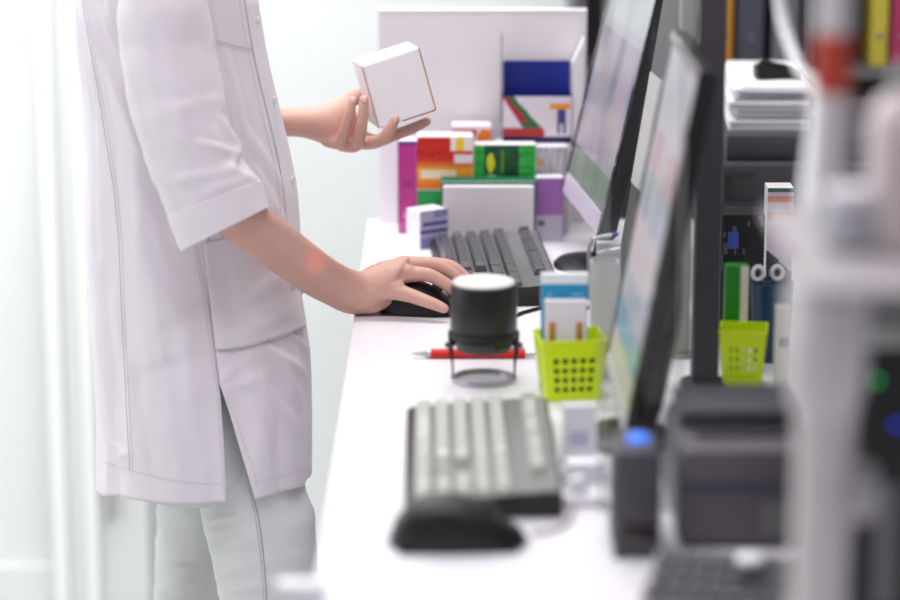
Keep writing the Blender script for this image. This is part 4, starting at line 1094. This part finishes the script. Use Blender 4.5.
# --- trousers
TR_N = [(196, 440, 292, 430, 3.53, .070), (198, 470, 306, 462, 3.52, .078), (198, 486, 311, 480, 3.515, .080), (200, 505, 314, 498, 3.51, .080), (208, 540, 316, 538, 3.505, .075), (216, 575, 318, 575, 3.50, .072), (222, 605, 319, 605, 3.50, .070), (228, 660, 318, 660, 3.50, .066), (232, 760, 315, 760, 3.50, .062), (232, 880, 308, 880, 3.50, .058), (236, 1000, 300, 1000, 3.50, .052)]
TR_F = [(165, 440, 270, 430, 3.68, .085), (159, 490, 252, 485, 3.69, .080), (157, 530, 236, 530, 3.70, .074), (156, 570, 226, 570, 3.70, .070), (155, 605, 219, 605, 3.70, .066), (160, 660, 226, 660, 3.70, .062), (164, 760, 230, 760, 3.70, .060), (164, 900, 224, 900, 3.70, .052)]
N_CR = [(205, 520, 250, 512, 4, .004), (212, 548, 262, 538, 4, .004), (268, 512, 296, 506, 4, .002), (270, 560, 300, 552, 4, .002), (212, 532, 225, 600, 5, .002), (218, 575, 258, 562, 4, .004), (222, 590, 262, 585, 4, .003), (258, 585, 310, 575, 5, .003), (204, 530, 240, 528, 3, .003)]
F_CR = [(158, 510, 190, 503, 4, .004), (156, 540, 196, 530, 5, .004), (156, 562, 190, 566, 4, .005), (155, 590, 200, 580, 5, .004), (155, 600, 190, 604, 3, .003)]
tro = MB(); allr = []
def inside_coat(p):
    hz = P(228, 499, YB - .2).z
    if p.z < hz - .06: return p
    py = proj((0, YB, p.z))[1]
    xl = smooth_interp(LEFT, py); xr = smooth_interp(RIGHT, py); b = smooth_interp(HALF, py)
    A = P(xl, py, YB); B = P(xr, py, YB); cx = (A.x + B.x) / 2; a = (B.x - A.x) / 2
    u = (p.x - cx) / a; v = (p.y - YB) / b
    q = (abs(u) ** 2.35 + abs(v) ** 2.35) ** (1 / 2.35)
    lim = .955
    if q <= lim: return p
    k = lim / q; wt = max(0, min(1, (p.z - hz + .06) / .05)); wt = wt * wt * (3 - 2 * wt)
    return p.lerp(Vector((cx + a * u * k, YB + b * v * k, p.z)), wt)
def leg_mesh(sts, cr, name, floor_z=.075):
    R = limb(None, sts, n=64, sub=10, viewv=False); m = MB(); out = []
    for r in R:
        c = sum(r, Vector()) / len(r); q = []
        for p in r:
            nrm = (p - c).normalized(); h = .0018 * noise.noise(p * 25) + .001 * noise.noise(p * 70)
            if p.y < c.y + .02: h += crease_disp(p, cr)
            pp = inside_coat(p + nrm * h)
            q.append(pp)
        if c.z < floor_z: break
        out.append(q)
    m.rings(out, True, False)
    return m, out
m, _ = leg_mesh(TR_N, N_CR, 'trousers')
o = m.build('trouser_leg', DENIM, None, smooth=True); toL(o); tl = o
tbvh = BVHTree.FromPolygons([v.co[:] for v in o.data.vertices], [p.vertices[:] for p in o.data.polygons])
def hit_t(px, py, off=0.0):
    r = ray(px, py).normalized(); l, nrm, _, _ = tbvh.ray_cast(CAM, r)
    return None if l is None else l + (nrm if nrm.dot(r) < 0 else -nrm) * off
ts = [(245, 440), (252, 490), (259, 520), (263, 550), (266, 585), (268, 640)]
seam(ts, 'side_seam', .0009, .0003, tl, DSEAM, hit_t); stitch([(x - 3, y) for x, y in ts], 'stitching', tl, hit_t, DSEAM)
m, _ = leg_mesh(TR_F, F_CR, 'trousers')
toL(m.build('trouser_leg', DENIM, None, smooth=True))
m = MB(); m.rings([ell(Vector((x, YB, z)), Vector((a, 0, 0)), Vector((0, b, 0)), 40, 2.2) for z, x, a, b in ((.70, -.34, .10, .155), (.74, -.338, .118, .172), (.82, -.333, .122, .172), (.92, -.33, .112, .168), (.98, -.33, .104, .156))])
toL(m.build('trouser_seat', DENIM, None, smooth=True))
SHOE = mat('white_shoe', (232, 232, 234), .5); SOLE = mat('shoe_sole', (200, 200, 204), .6)
for dx, yy in ((0, 3.50), (-.10, 3.70)):
    m = MB(); m.rings([[Vector((x + dx, yy + wv * cos(t), .022 + max(0, sin(t)) * h_ - .0)) for t in [2 * pi * k / 24 for k in range(24)]] for x, wv, h_ in ((-.335, .018, .05), (-.325, .034, .085), (-.29, .041, .095), (-.24, .043, .085), (-.18, .047, .062), (-.12, .045, .045), (-.085, .034, .032), (-.07, .012, .012))])
    o = m.build('shoe', SHOE, None, smooth=True); toL(o)
    m = MB(); m.rings([[Vector((x + dx, yy + s_ * wv, z)) for s_, z in ((-1, 0), (1, 0), (1, .021), (-1, .021))] for x, wv in ((-.336, .02), (-.32, .038), (-.25, .044), (-.17, .048), (-.11, .046), (-.07, .02))]); m.build('sole', SOLE, o)

# ------------------------------------------------------------------ the white carton held up in the left hand
YX = 3.712
A = P(362, 66, YX); e1 = CR * (57 / s8) + CU * (19 / s8); e2 = CR * (17.5 / s8) - CU * (63.5 / s8)
e3 = (CF * .076 - CR * .0165 + CU * .0150)
hb = empty('box', A + e2, 0, label='plain white square carton held up in the left hand', cat='box')
O = -e2      # local origin at the lower left front corner
def boxmesh(o, a, b, c, name, mt, parent):
    m = MB(); p = [o, o + a, o + a + b, o + b]; m.rings([p, [q + c for q in p]]); ob = m.build(name, mt, parent)
    bv = ob.modifiers.new('b', 'BEVEL'); bv.width = .0006; bv.segments = 2; return ob
n1_, n2_, n3_ = e1.normalized(), e2.normalized(), e3.normalized()
boxmesh(O, e1, e2, e3, 'carton', CARD, hb)
tk_ = .0007
boxmesh(O + n1_ * .0012 + n2_ * .0016 - n3_ * (tk_ * 2.2), e1 - n1_ * .0026, e2 - n2_ * .0026, n3_ * tk_ * 1.8, 'front_flap', CARD, hb)
boxmesh(O + e1 - n1_ * .0003 - n3_ * .0010 + n2_ * .001, n1_ * .0016, e2 - n2_ * .002, n3_ * .0022, 'cut_edge', KRAFT, hb)
boxmesh(O - n1_ * .0010 - n3_ * .0008 + n2_ * .001, n1_ * .0011, e2 - n2_ * .002, n3_ * .0016, 'cut_edge', KRAFT, hb)
boxmesh(O + e2 + e1 * .42 - n3_ * .0008 - n2_ * .0004, e1 * .56, n2_ * .0015, n3_ * .0022, 'cut_edge', KRAFT, hb)
boxmesh(O + e2 + e1 * .93 - n2_ * .0024 - n3_ * .0016, e1 * .075, n2_ * .0030, n3_ * .0014, 'tuck_tab', KRAFT, hb)

# red glow of the scanner on the forearm
tp = P(316, 262, 3.42)
scan.location = (.12, 2.95, 1.16)
scan.rotation_euler = (tp - Vector(scan.location)).to_track_quat('-Z', 'Y').to_euler()
